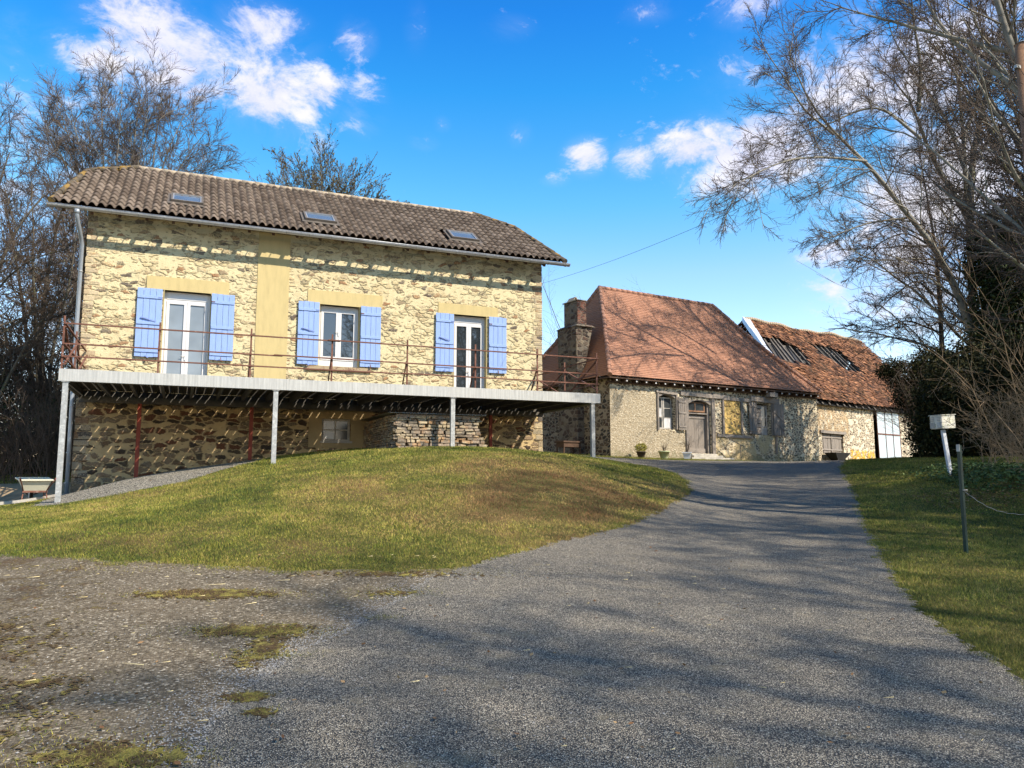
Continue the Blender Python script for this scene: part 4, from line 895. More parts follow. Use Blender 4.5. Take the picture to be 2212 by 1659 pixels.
mb=MB(); mb.beam((-.2,2.5,6.97),(-.04,2.5,7.2),.5,.03); mb.beam((.14,2.5,6.97),(-.02,2.5,7.2),.5,.03); mb.box(-.32,.24,1.78,2.9,6.945,6.98); mb.build('chimney_cap',M['ridge_tile'],ch)
# handrail
mb=MB(); mb.tube([(5.82,-.2,1.24),(5.83,-.35,1.2),(7.0,-.6,.68),(7.2,-.6,.62)],.016,8); mb.tube([(6.93,-.6,.71),(6.95,-.6,-.15)],.018,8); mb.build('handrail',M['joist'],cot)
# ================================================================= the barn
BA=R(16.9); bo=Vector((30.07,31.30,2.3)); barn=thing('barn',bo,'dilapidated stone barn with broken-tiled roof holes behind the cottage','barn',rz=BA)
BL=16.0; BZ=3.34; M['barnrafter']=tint_mat('weathered_rafter',(.13,.115,.10),.35,3,.9)
mb=MB(); wall_skin(mb,-.6,BL,-.4,BZ,[(1.03,3.25,.56,1.62),(6.84,10.0,-.39,3.15)],depth=.4)
mb.quad((BL,0,-.4),(BL,8.4,-.4),(BL,8.4,BZ),(BL,0,BZ)); mb.quad((-.6,8.4,-.4),(-.6,.4,-.4),(-.6,.4,BZ),(-.6,8.4,BZ)); mb.quad((BL,8.4,-.4),(-.6,8.4,-.4),(-.6,8.4,BZ),(BL,8.4,BZ)); mb.quad((BL,0,BZ),(BL,8.4,BZ),(BL-1.4,4.4,8.2),(BL-1.4,4.0,8.2))
mb.build('wall',M['barn_wall'],barn)
mb=MB(); mb.box(-.3,BL-.4,.42,8.0,-.35,3.0); mb.build('interior',M['dark'],barn)
def bL(t): return lerp((-1.7,-.32,3.32),(.66,4.2,8.33),t)
def bR(t): return lerp((16.3,-.32,3.36),(14.5,4.2,8.62),t)
def bhole(u,t):
    x=-1.7+u; n=.25*math.sin(x*3.1)+.12*math.sin(x*7.7+t*20)
    n2=.3*math.sin(x*5.3+1)+.2*math.sin(x*13+t*31)
    a=(.47+.05*n+.03*n2+.03*max(0,1.2-x)<t<.80+.10*n-.05*abs(x-1.8)*.5) and ( -.6+ (t-.5)*1.0 < x < 4.5-abs(.64-t)*5.2+.8*n2)
    b=(.47+.03*n2<t<.80+.05*n2-.02*max(0,x-8)) and (5.9+(.80-t)*5.4+.3*n2< x < 9.9 +.3*n2-(t-.55)*2.0)
    return a or b
tile_roof('roof',bL,bR,M['old_tile'],barn,44,.20,1.5,.022,sag=.10,jit=.026,hole=bhole,miss=.03,seed=8)
tile_roof('rear_roof',lambda t:lerp((16.3,8.7,3.3),(14.5,4.2,8.62),t),lambda t:lerp((-1.7,8.7,3.3),(.66,4.2,8.33),t),M['old_tile'],barn,30,.3,1.5,.022,jit=.01,seed=9)
mb=MB()
for i in range(25):
    f=(i+.5)/25; a=Vector(bL(0)).lerp(Vector(bR(0)),f); b=Vector(bL(1)).lerp(Vector(bR(1)),f); d=Vector((0,.03,-.24)); rr=random.Random(i)
    mb.beam(a+d+Vector((rr.uniform(-.12,.12),0,0)),b+d+Vector((rr.uniform(-.25,.25),0,0)),.085,.10)
for t in (.25,.5,.78): mb.beam(Vector(bL(t))+Vector((0,.05,-.42)),Vector(bR(t))+Vector((0,.05,-.42)),.14,.14)
mb.each('rafter',M['barnrafter'],barn)
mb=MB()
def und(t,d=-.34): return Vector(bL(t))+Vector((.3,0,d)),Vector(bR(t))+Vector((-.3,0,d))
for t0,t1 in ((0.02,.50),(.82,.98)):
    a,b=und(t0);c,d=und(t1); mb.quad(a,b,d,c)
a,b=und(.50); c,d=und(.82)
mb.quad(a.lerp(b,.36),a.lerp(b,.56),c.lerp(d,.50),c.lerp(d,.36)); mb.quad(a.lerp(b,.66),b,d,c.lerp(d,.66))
mb.build('dark_roof_backing',M['dark'],barn)  # added near-black sheet, darkness of the roof void put into its colour
mb=MB(); n=14; rr=random.Random(5)
for i in range(n):
    f0=-.02+.36*i/n; f1=-.02+.36*(i+1)/n; s=[-.42-.22*abs(math.sin(i*1.3)),-.42-.22*abs(math.sin((i+1)*1.3))]
    A0=Vector(bL(.49)).lerp(Vector(bR(.49)),max(0.02,f0))+Vector((0,.1,s[0])); A1=Vector(bL(.49)).lerp(Vector(bR(.49)),max(0.02,f1))+Vector((0,.1,s[1])); B1=Vector(bL(.80)).lerp(Vector(bR(.80)),f1 if f1>.02 else .02)+Vector((0,0,s[1]*.8)); B0=Vector(bL(.80)).lerp(Vector(bR(.80)),max(.02,f0))+Vector((0,0,s[0]*.8)); mb.quad(A0,A1,B1,B0)
mb.build('torn_felt',M['felt'],barn)
mb=MB(); rl0=Vector(bL(1)); 
for i in range(60):
    f0=i/60; f1=(i+1.1)/60; w0=.07*math.sin(f0*11)+.05*math.sin(f0*29); w1=.07*math.sin(f1*11)+.05*math.sin(f1*29)
    mb.tube([rl0.lerp(Vector(bR(1)),f0)+Vector((0,0,w0+.0)),rl0.lerp(Vector(bR(1)),f1)+Vector((0,0,w1))],[.11,.10],7)
mb.build('ridge_tiles',M['ridge_tile'],barn)
mb=MB(); p=[Vector(bL(t)) for t in (1.0,.83,.60,.42,.2)]
wds=[.55,.42,.22,.5,.2]
for i in range(4):
    u=Vector((1,0,0)); a,b=p[i],p[i+1]; k=Vector((-.02,0,.10+.05*(i%2)))
    mb.hexa([a+k-u*.15,a+k+u*wds[i],b+k-u*.15,b+k+u*wds[i+1]*.9,a+k-u*.15+Vector((0,0,.015)),a+k+u*wds[i]+Vector((0,0,.03)),b+k-u*.15+Vector((0,0,.015)),b+k+u*wds[i+1]*.9+Vector((0,0,.03))])
    mb.quad(a+k-u*.15,b+k-u*.15,b+k-u*.2-Vector((0,0,.3)),a+k-u*.2-Vector((0,0,.3)))
mb.build('verge_flashing',M['sheet'],barn)
# sheet door, leaning slightly
mb=MB()
for i in range(3):
    a=7.26-.36*0+i*.94; 
    for (z0,z1) in ((.02,1.78),(1.80,3.08)):
        tilt=lambda z: -.12*(z/3.1)
        mb.hexa([(a+.01+tilt(z0),-.06,z0),(a+.93+tilt(z0),-.06,z0),(a+.01+tilt(z0),-.03,z0),(a+.93+tilt(z0),-.03,z0),(a+.01+tilt(z1),-.06,z1),(a+.93+tilt(z1),-.06,z1),(a+.01+tilt(z1),-.03,z1),(a+.93+tilt(z1),-.03,z1)])
sd=mb.build('sheet_door',M['tin'],barn)
mb=MB(); mb.box(7.1,10.02,-.085,-.062,1.75,1.83); mb.beam((10.06,-.05,.0),(9.94,-.05,3.1),.06,.05,(0,1,0)); mb.beam((7.24,-.05,.0),(7.12,-.05,3.1),.03,.05,(0,1,0))
for i in (1,2): mb.beam((7.26+i*.94,-.075,.02),(7.14+i*.94,-.075,3.08),.02,.03,(0,1,0))
mb.build('door_frame',M['rust'],sd)
mb=MB(); rr=random.Random(6); n=9
for i in range(n):
    w_=2.2/n; z0=.56+rr.uniform(-.04,.05); mb.box(1.04+i*w_+.006,1.04+(i+1)*w_-.006,.10+rr.uniform(-.01,.01),.13,z0,1.60+rr.uniform(-.05,.0))
hs_=mb.build('hatch',M['oldwood'],barn,bevel=.004)
mb=MB(); mb.box(1.05,3.22,.06,.09,1.38,1.46); mb.box(1.05,3.22,.06,.09,.72,.80); mb.box(2.08,2.18,.055,.09,.58,1.58); mb.each('hatch_rail',M['oldwood_h'],hs_)
mb=MB(); oak(mb,(.8,-.03,1.70),(3.4,-.03,1.66),.14,.14,3); oak(mb,(.5,-.03,3.18),(4.6,-.03,3.12),.14,.14,4); mb.build('lintel',M['oldwood_h'],barn)
BMt=Matrix.Translation(bo)@Matrix.Rotation(BA,4,'Z')
# metal tipping trough under the hatch
p=BMt@Vector((1.75,-.45,0)); p.z=Hw(p.x,p.y); tr=thing('feed_trough',p,'dark tapering metal trough standing below the barn hatch','trough',rz=BA)
mb=MB()
o8=[(-.8,-.3,.58),(.8,-.3,.58),(-.8,.35,.58),(.8,.35,.58)]; b8=[(-.3,-.15,.16),(.3,-.15,.16),(-.3,.2,.16),(.3,.2,.16)]
def frustum_shell(mb,top,bot,th=.02):
    t=[Vector(top[i]) for i in (0,1,3,2)]; b=[Vector(bot[i]) for i in (0,1,3,2)]; c=sum(t,Vector())/4
    for i in range(4):
        j=(i+1)%4; mb.quad(b[i],b[j],t[j],t[i]); ti=t[i].lerp(c,.04); tj=t[j].lerp(c,.04); bi=b[i]+Vector((0,0,.02)); bj=b[j]+Vector((0,0,.02)); mb.quad(ti,tj,bj,bi); mb.quad(t[i],t[j],tj,ti)
    mb.quad(*b[::-1]); mb.quad(*[q+Vector((0,0,.02)) for q in b])
frustum_shell(mb,o8,b8); mb.build('tub',M['felt'],tr)
for sx_ in (-1,1):
    for sy_ in (-1,1):
        mb=MB(); mb.beam((sx_*.3,sy_*.17,.3),(sx_*.55,sy_*.22,-.02),.04,.04); mb.build('leg',M['felt'],tr)
# ================================================================= pots by the cottage wall
CMt=Matrix.Translation(co)@Matrix.Rotation(CA,4,'Z')
def leaf_quads(c,r,n,size,seed,flat=.0,shell=.35):
    g=np.random.default_rng(seed); d=g.normal(size=(n,3)); d/=np.linalg.norm(d,axis=1)[:,None]; rad=(shell+(1-shell)*g.random(n))**.6
    P=np.asarray(c)+d*rad[:,None]*np.asarray(r); return quads_at(P,size,g,flat)
def quads_at(P,size,g,flat=0.0,asp=.6):
    n=len(P); a=g.normal(size=(n,3)); a/=np.linalg.norm(a,axis=1)[:,None]; b=g.normal(size=(n,3)); b=np.cross(a,b); b/=np.linalg.norm(b,axis=1)[:,None]
    if flat: a[:,2]*=1-flat; b[:,2]*=1-flat
    s=(size*(.5+g.random(n)))[:,None]; V=np.stack([P-a*s*.5,P+b*s*asp*.5,P+a*s*.5,P-b*s*asp*.5],1).reshape(-1,3)
    return V,np.arange(n*4).reshape(-1,4),g.random(n)
def pot(lx,ly,r0,r1,h,mat,label,kind,seed,square=False):
    p=CMt@Vector((lx,ly,0)); p.z=Hw(p.x,p.y)+.018
    t=thing('flower_pot',p,label,'flower pot',rz=CA,group='flower pots along the cottage wall'); mb=MB(); n=4 if square else 18
    prof=[(r0*.98,0),(r0,0.005),(r1*.97,h*.84),(r1*1.10,h*.85),(r1*1.12,h),(r1*.98,h),(r1*.93,h*.8),(.001,h*.78)]
    mb.lathe([(.001,0)]+prof,0,0,n)
    if square: mb.sm=[False]*len(mb.sm)
    mb.build('pot',mat,t)
    if kind:
        g=np.random.default_rng(seed)
        if kind=='bush': V,F,c=leaf_quads((0,0,h+.16),(.26,.26,.2),900,.05,seed); np_mesh('plant',V,F,M['yellow_leaf'],t,c)
        else:
            P=[];Rr=[]
            for i in range(16):
                a=g.uniform(0,6.28); l=g.uniform(.35,.75)*(.55 if kind=='low' else 1); d=np.array([math.cos(a)*g.uniform(.1,.6),math.sin(a)*g.uniform(.1,.6),1]); P.append(np.array([[0,0,h*.8]+d*l*s for s in np.linspace(0,1,5)])+g.normal(0,.012,(5,3))); Rr.append(np.linspace(.006,.002,5))
            P=np.array(P);Rr=np.array(Rr); P2,R2=grow(P,Rr,7,.3,1,40,.5,4,g,.1,.2,.0018)
            tv=tube_arrays([(P,Rr,4),(P2,R2,3)]); np_mesh('plant',*tv,M['twig'],t)
# ---------------------------------------------------------------- branching growth, shared by plants and trees
def tube_arrays(lst):
    Vs=[];Fs=[];n0=0
    for P,Rr,S in lst:
        n,k,_=P.shape; T=np.empty_like(P); T[:,1:-1]=P[:,2:]-P[:,:-2]; T[:,0]=P[:,1]-P[:,0]; T[:,-1]=P[:,-1]-P[:,-2]; T/=np.linalg.norm(T,axis=2)[...,None]+1e-9
        ref=np.where(np.abs(T[:,:1,2:3])>.9,np.array([1.,0,0]),np.array([0,0,1.])); U=np.cross(T,ref); U/=np.linalg.norm(U,axis=2)[...,None]+1e-9; W=np.cross(T,U)
        a=np.arange(S)*2*math.pi/S; V=P[:,:,None]+(U[:,:,None]*np.cos(a)[:,None]+W[:,:,None]*np.sin(a)[:,None])*Rr[:,:,None,None]
        idx=np.arange(n*k*S).reshape(n,k,S)+n0; nx_=np.roll(idx,-1,axis=2)
        Fs.append(np.stack([idx[:,:-1],nx_[:,:-1],nx_[:,1:],idx[:,1:]],-1).reshape(-1,4)); Vs.append(V.reshape(-1,3)); n0+=n*k*S
    return np.concatenate(Vs),np.concatenate(Fs)
def grow(P,Rr,nch,t0,t1,ang,lr,k,g,up=.1,wob=.15,rmin=.002,rr=.6,asd=12,droop=0,absl=None):
    n,kk,_=P.shape; N_=n*nch; par=np.repeat(np.arange(n),nch)
    t=t0+(t1-t0)*((np.tile(np.arange(nch),n)+g.random(N_))/nch); f=t*(kk-1); i=np.clip(f.astype(int),0,kk-2); u=(f-i)[:,None]
    p=P[par,i]*(1-u)+P[par,i+1]*u; T=P[par,i+1]-P[par,i]; T/=np.linalg.norm(T,axis=1)[:,None]+1e-9
    r=Rr[par,i]*(1-u[:,0])+Rr[par,i+1]*u[:,0]; L=np.linalg.norm(np.diff(P,axis=1),axis=2).sum(1)[par]
    rv=g.normal(size=(N_,3)); s=np.cross(T,rv); s/=np.linalg.norm(s,axis=1)[:,None]+1e-9
    a=np.radians(ang+g.normal(0,asd,N_))[:,None]; d=T*np.cos(a)+s*np.sin(a)
    ln=(L*lr*(1-.45*t) if absl is None else absl)*g.uniform(.6,1.15,N_); st=(ln/(k-1))[:,None]
    out=np.empty((N_,k,3)); out[:,0]=p
    for j in range(1,k):
        out[:,j]=out[:,j-1]+d*st; d=d+g.normal(0,wob,(N_,3)); d[:,2]+=up-droop*j/k; d/=np.linalg.norm(d,axis=1)[:,None]
    r0=np.maximum(r*rr*g.uniform(.7,1,N_),rmin*1.5); Ro=r0[:,None]*np.linspace(1,.35,k)[None]; return out,np.maximum(Ro,rmin)
M['yellow_leaf']=attr_mat('yellow_green_leaves',[(.10,.10,.015),(.24,.22,.03),(.40,.35,.06)],.2,2,.6,bmp=0,fine=0)
M['pot_green']=tint_mat('pale_green_pot',(.42,.45,.25),.12,4,.6,bmp=0); M['pot_white']=tint_mat('white_plastic_pot',(.75,.75,.75),.08,4,.5,bmp=0); M['pot_dark']=tint_mat('dark_clay_pot',(.07,.05,.035),.2,4,.8)
pot(1.15,-.55,.13,.19,.26,M['pot_dark'],'dark clay pot with round yellow-green bush, nearest the cottage corner','bush',1)
pot(2.22,-.75,.14,.22,.32,M['pot_green'],'pale green tapered pot with low grey plant under cottage window','low',2)
pot(3.42,-.85,.17,.25,.30,M['pot_white'],'white square-sided pot with bare twigs left of cottage door','tall',3,True)
# rusty stand at the shaded cottage side
p=Vector((15.0,29.4,0)); p.z=Hw(p.x,p.y); t=thing('garden_table',p,'small dark brown table in shade beside the cottage side wall','table',rz=.2)
mb=MB(); mb.box(-.5,.5,-.3,.3,.55,.62); mb.box(-.46,.46,-.26,.26,.36,.55); mb.build('table_top',M['beamwood'],t,bevel=.01)
for a in (-.43,.43):
    for b in (-.23,.23): mb=MB(); mb.beam((a,b,.36),(a*1.05,b,-.05),.05,.05); mb.build('leg',M['beamwood'],t)
# downpipe on the rear corner of the house seen past it
mb=MB(); mb.tube([(11.45,25.9,8.6),(11.42,25.8,4),(11.42,25.8,2.3)],.05,12); mb.build('downpipe',M['pipe'],house,M=HM)
# ================================================================= wheelbarrow
p=Vector((-3.2,21.9,0)); p.z=Hw(p.x,p.y); wb=thing('wheelbarrow',p,'cream plastic-tray wheelbarrow parked upright by the left deck post','wheelbarrow',rz=R(15))
M['cream_plastic']=tint_mat('cream_plastic_tray',(.56,.54,.42),.06,3,.45,bmp=0); M['rubber']=tint_mat('black_rubber',(.02,.02,.02),.1,5,.7)
mb=MB()
top=[(-.37,-.45,.60),(.37,-.45,.60),(-.37,.5,.66),(.37,.5,.66)]; bot=[(-.26,-.28,.30),(.26,-.28,.30),(-.22,.25,.30),(.22,.25,.30)]
frustum_shell(mb,top,bot); 
for a,b in (((-.39,-.47,.60),(.39,-.47,.60)),((.39,-.47,.60),(.39,.52,.66)),((.39,.52,.66),(-.39,.52,.66)),((-.39,.52,.66),(-.39,-.47,.60))): mb.beam(a,b,.045,.045)
mb.build('tray',M['cream_plastic'],wb,bevel=.008)
mb=MB()
for s in (-1,1):
    mb.tube([(s*.42,-.78,.64),(s*.34,-.5,.47),(s*.27,-.25,.29),(s*.22,.1,.28),(s*.08,.55,.2)],.017,8)
mb.beam((-.3,-.28,.285),(.3,-.28,.285),.03,.05); mb.build('frame',M['rust'],wb)
for s in (-1,1):
    mb=MB(); mb.tube([(s*.27,-.22,.3),(s*.31,-.3,.0),(s*.26,-.12,.0),(s*.25,.02,.28)],.016,8); mb.build('leg',M['rust'],wb)
    mb=MB(); mb.tube([(s*.425,-.80,.645),(s*.40,-.68,.59)],.024,8); mb.build('grip',M['red_iron'],wb)
mb=MB(); ring=[(0.0,.58+.17*math.cos(a),.19+.17*math.sin(a)) for a in np.linspace(0,2*math.pi,25)]; mb.tube(ring,.045,8,caps=False); wh=mb.build('wheel',M['rubber'],wb)
mb=MB(); mb.tube([(-.04,.58,.19),(.04,.58,.19)],.11,14); mb.build('rim',M['galv'],wh)
# low concrete kerb and pad beside it
def polystrip(mb,pts,w,h,base=0):
    for a,b in zip(pts[:-1],pts[1:]):
        za=Hw(*a)+h/2+base; zb=Hw(*b)+h/2+base; mb.beam((a[0],a[1],za),(b[0],b[1],zb),w,h)
mb=MB(); pts=[c2w(X,Z) for X,Z in ((-13.2,17.9),(-12.4,18.1),(-11.6,18.5),(-11.25,18.7))]; polystrip(mb,pts,.07,.07,.02)
k=mb.build('drain_pipe',M['concrete'],None); tag(k,'pale concrete edging pipe lying on grass in front of the wheelbarrow','pipe')
mb=MB(); pts=[c2w(-11.45,19.0),c2w(-11.05,19.1)]; polystrip(mb,pts,.06,.06,.02); k=mb.build('timber_offcut',M['palewood'],None,bevel=.005); tag(k,'short pale timber offcut on the ground under the wheelbarrow','timber')
PAD=np.array([(-18,18.3),(-12.4,18.2),(-11.5,18.6),(-10.7,19.2),(-10.1,20),(-9.7,23),(-18,24)])
M['pad']=tint_mat('sandy_ground',(.30,.22,.13),.3,1.5,.95,fine=40,bmp=.4)
sheet('sandy_pad',lambda X,Z:sdist(PAD,X,Z),(-18.5,-9,17,24.5),.01,M['pad'],12)
# ================================================================= mailbox, fence stake, cord, utility pole, wires
p=Vector((15.27,11.9,0)); p.z=Hw(p.x,p.y); mx=thing('mailbox',p,'mossy cream letter box on leaning white post by the hedge','mailbox',rz=0)
wb.scale=(.86,.86,.86)
M['white_post']=tint_mat('flaking_white_post',(.50,.53,.57),.15,3,.7,stretch=(1,1,.6)); M['boxpaint']=tint_mat('mossy_cream_paint',(.66,.64,.55),.2,3,.7,fine=18,c2=(.22,.24,.12),thr=(.52,.62),bmp=.2)
tp=Vector((-.10,.06,.98)); mb=MB(); mb.beam((0,0,-.2),tp,.10,.05); mb.build('post',M['white_post'],mx,bevel=.005)
la=math.atan2((at(2078,893,16.9)-at(2040,900,16.9)).y,(at(2078,893,16.9)-at(2040,900,16.9)).x)
MBx=Matrix.Translation(tp+Vector((.02,0,.17)))@Matrix.Rotation(R(-22.9)+R(20),4,'Z')@Matrix.Rotation(R(-3),4,'Y')
mb=MB(); mb.box(-.17,.22,-.12,.18,-.145,.145,M=MBx); bx=mb.build('box',M['boxpaint'],mx,bevel=.012)
mb=MB(); 
for s in (-.06,.12):
    for k in range(3): mb.box(-.185,-.172,s-.05,s+.05,.03+k*.035-.005,.03+k*.035+.012,M=MBx)
    mb.box(-.182,-.171,s-.06,s+.06,-.13,.0,M=MBx)
mb.build('letter_slot',M['galv'],bx); mb=MB(); mb.box(-.19,.24,-.14,.20,.146,.158,M=MBx); mb.build('lid',M['boxpaint'],bx,bevel=.005)
M['green_metal']=tint_mat('dark_green_stake',(.012,.035,.026),.15,5,.4)
p=Vector((9.2,7.02,0)); p.z=Hw(p.x,p.y)-.0; st=thing('fence_stake',p,'dark green metal fence stake standing alone in the grass verge','fence post')
mb=MB(); mb.box(-.018,.018,-.003,.003,-.2,1.36); mb.box(-.018,-.012,.003,.04,-.2,1.36); mb.build('stake',M['green_metal'],st)
mb=MB(); mb.box(-.026,-.018,-.005,.04,1.28,1.37); mb.build('tab',M['galv'],st)
a=p+Vector((0,-.01,.78)); b=at(2215,1112,8.2); n=12; pts=[a.lerp(b,i/n)+Vector((0,0,-.08*math.sin(math.pi*i/n)+.004*((-1)**i))) for i in range(n+1)]; b2=b+(b-a)*.9
mb=MB(); mb.tube(pts+[b2],.0022,6); mb.tube([a+Vector((-.02,0,.01)),a+Vector((.03,-.02,.012)),a+Vector((.05,0,-.012))],.009,6); k=mb.build('cord',M['palewood'],None); tag(k,'thin pale cord tied to the green fence stake','cord')
pt=at(2207,96,12.0); pbz=float(H(*w2c(pt.x,pt.y))); up_=thing('utility_pole',(pt.x,pt.y,pbz),'brown wooden utility pole among branches at the right edge','utility pole')
mb=MB(); mb.tube([(0,0,-.3),(0,0,pt.z-pbz)],[.13,.10],14); mb.build('pole',M['brownwood'],up_); mb=MB(); mb.tube([(0,0,pt.z-pbz+.001),(0,0,pt.z-pbz+.05)],[.115,.04],14); mb.build('pole_cap',M['galv'],up_)
mb=MB(); mb.beam((-.2,0,pt.z-pbz-.42),(.2,0,pt.z-pbz-.42),.05,.05); mb.build('bracket',M['galv'],up_)
def wire(a,b,sag,r,label,n=24):
    a=Vector(a);b=Vector(b); mb=MB(); mb.tube([a.lerp(b,i/n)-Vector((0,0,sag*4*(i/n)*(1-i/n))) for i in range(n+1)],r,6); k=mb.build('overhead_wire',M['rubber'],None); tag(k,label,'wire')
wire((11.27,24.1,8.28),(pt.x-.1,pt.y,pt.z-.42),.35,.0045,'black overhead cable from stone house corner to the utility pole')
# ================================================================= trees
def resamp(pts,k):
    pts=np.array(pts,float); d=np.r_[0,np.cumsum(np.linalg.norm(np.diff(pts,axis=0),axis=1))]; t=np.linspace(0,d[-1],k)
    # smooth through the measured points
    out=np.stack([np.interp(t,d,pts[:,i]) for i in range(3)],1)
    for _ in range(2): out[1:-1]=(out[:-2]+2*out[1:-1]+out[2:])/4
    return out
def tree(name,label,base,stems,mt,mw,spec,seed,k=16,group=None,sides=8,wig=.05,cat='tree'):
    """stems: (points, r0, r1). spec: list of levels (n, t0, t1, angle, length ratio, pts, up, wobble, rmin, rr, droop)"""
    g=np.random.default_rng(seed); base=Vector(base); t=thing(name,base,label,cat,group=group)
    P=np.stack([resamp(s[0],k) for s in stems]); Rr=np.stack([np.linspace(s[1],s[2],k) for s in stems])
    P[:,2:]+=np.cumsum(g.normal(0,wig*.35,(len(stems),k-2,3)),axis=1)*np.linspace(.2,1,k-2)[None,:,None]
    lv=[(P,Rr,sides)]; cur=(P,Rr); fine=[]
    SL=np.linalg.norm(np.diff(P,axis=1),axis=2).sum(1); SL=SL/SL.max()
    for i,(n,t0,t1,a,lr,kk,up,wob,rmin,rr,dr) in enumerate(spec):
        if i==0:
            o=[grow(P[j:j+1],Rr[j:j+1],max(4,int(round(n*SL[j]*(1.0 if SL[j]>.6 else 1.15)))),t0 if SL[j]>.55 else .06,t1,a,lr*min(1.6,SL[j]**-.35),kk,g,up,wob,rmin,rr,12,dr) for j in range(len(stems))]
            cur=(np.concatenate([q[0] for q in o]),np.concatenate([q[1] for q in o]))
        else: cur=grow(cur[0],cur[1],n,t0,t1,a,lr,kk,g,up,wob,rmin,rr,12,dr)
        (lv if i==0 else fine).append((cur[0],cur[1],5 if i==0 else (4 if i==1 else 3)))
    off=np.array(base)
    V,F=tube_arrays(lv); np_mesh('trunk',V,F,mt,t,smooth_=True,off=off)
    V,F=tube_arrays(fine); c=np_mesh('crown',V,F,mw,t,off=off)
    return t,cur,c
def gb(p): p=Vector(p); X,Z=w2c(p.x,p.y); p.z=float(H(X,Z))-.1; return p
def fan(base,tops,D,y1,xs,r0=.14,r1=.010):
    S=[]
    for (x,y),xm in zip(tops,xs):
        dd=random.uniform(-2.0,2.0); S.append(([base+Vector((random.uniform(-.4,.4),random.uniform(-.4,.4),0)),at(xm,y1,D+dd*.6),at((x*.65+xm*.35),y*.62+y1*.38,D+dd*.9),at(x,y,D+dd)],r0*random.uniform(.7,1.1),r1))
    return S
b=gb(at(262,1000,36)); tops=[(150,205),(212,178),(262,180),(305,178),(352,195),(405,225),(440,280),(80,245),(30,315),(115,215),(455,345),(330,235),(190,260),(285,250)]
SP=[(34,.15,.99,46,.26,10,.05,.13,.008,.42,0),(11,.08,.98,40,.50,7,.04,.12,.006,.6,0),(11,.08,.98,32,.60,5,.03,.12,.0048,.6,0)]
tree('bare_tree','tall many-stemmed bare tree with a broad fan crown behind the left end of the house',b,fan(b,tops,36,361,[186,222,250,282,328,345,372,150,112,170,395,300,205,290],.15),M['bark_pale'],M['twig_red'],SP,11)
b=gb(at(705,1000,43)); tops=[(692,345),(610,375),(580,415),(645,355),(735,370),(780,395),(815,425),(840,455),(625,390),(715,350),(670,370),(755,385),(600,400),(655,380),(700,365),(725,375),(768,400),(800,440),(570,440),(825,470)]
t,cur,c=tree('bare_tree','small upright bare tree with buds rising behind the middle of the house roof',b,fan(b,tops,43,470,[700,660,640,680,715,735,750,765,655,705,690,725,648,672,702,712,738,752,642,768],.10,.01),M['bark'],M['twig'],[(30,.3,.98,30,.20,7,.08,.10,.008,.42,0),(10,.15,.98,26,.5,4,.10,.08,.006,.6,0),(4,.15,.98,24,.5,3,.10,.08,.005,.6,0)],12)
g=np.random.default_rng(3); P=cur[0]; tips=P[:,1:].reshape(-1,3); tips=tips[g.random(len(tips))<.8]; V,F,cc=quads_at(tips,.09,g); np_mesh('buds',V,F,M['buds'],t,cc,off=np.array(b))
# left-hand thicket trees
SPD=[(28,.12,.98,42,.34,8,.03,.15,.008,.45,0),(12,.1,.98,38,.45,6,.03,.16,.006,.6,.05),(8,.1,.98,35,.55,4,.02,.14,.0048,.6,.05)]
b=gb(at(95,1040,30)); tree('bare_tree','dense twiggy bare tree close beside the left house corner',b,[([b,at(85,700,30),at(100,560,30),at(130,430,29)],.17,.02),([b,at(60,760,30),at(40,600,31),at(10,450,31)],.13,.02),([b,at(110,760,29.5),at(150,620,29),at(170,480,28.5)],.10,.015),([b,at(80,800,30),at(70,600,28),at(60,400,28)],.1,.015)],M['bark'],M['twig'],SPD,13)
b=gb(at(-60,1040,27)); tree('bare_tree','bare tree with arching branches at the left edge of the picture',b,[([b,at(-30,700,27),at(20,520,27),at(100,420,27)],.16,.02),([b,at(-40,600,27),at(-10,430,27),at(20,330,27)],.15,.02),([b,at(0,850,26.5),at(70,720,26),at(140,640,25.5)],.09,.012),([b,at(-20,640,27),at(60,560,26),at(150,540,25.5)],.08,.012)],M['bark'],M['twig'],SPD,14)
def thicket(name,label,pts,n,hgt,mat,seed,lean=(0,0,0),cat='shrub',r=.012,spread=.5,leaf=None,nl=0,ls=.07):
    g=np.random.default_rng(seed); pts=[gb(p) for p in pts]; base=pts[0]; t=thing(name,base,label,cat)
    i=g.integers(0,len(pts)-1,n) if len(pts)>1 else np.zeros(n,int); u=g.random(n)[:,None]; A_=np.array(pts)
    B=A_[i]*(1-u)+A_[np.minimum(i+1,len(pts)-1)]*u; B[:,:2]+=g.normal(0,spread*.6,(n,2)); B[:,2]=[Hw(x,y)-.05 for x,y,_ in B]
    k=9; h=hgt*g.uniform(.45,1.0,n); P=np.empty((n,k,3)); P[:,0]=B; d=np.stack([g.normal(lean[0],.28,n),g.normal(lean[1],.28,n),np.ones(n)],1); d/=np.linalg.norm(d,axis=1)[:,None]
    for j in range(1,k): P[:,j]=P[:,j-1]+d*(h/(k-1))[:,None]; d+=g.normal(0,.11,(n,3))+np.array([lean[0],lean[1],-.10])*.3; d/=np.linalg.norm(d,axis=1)[:,None]
    Rr=(r*g.uniform(.6,1.4,n))[:,None]*np.linspace(1,.35,k)[None]
    a=grow(P,Rr,7,.15,.98,42,.45,6,g,.02,.15,.003,.6); b_=grow(*a,3 if cat=='shrub' and name=='bramble' else 5,.1,.98,40,.5,4,g,.0,.15,.0028,.6)
    V,F=tube_arrays([(P,Rr,5),(a[0],a[1],4),(b_[0],b_[1],3)]); np_mesh('stems',V,F,mat,t,off=np.array(base)); return t
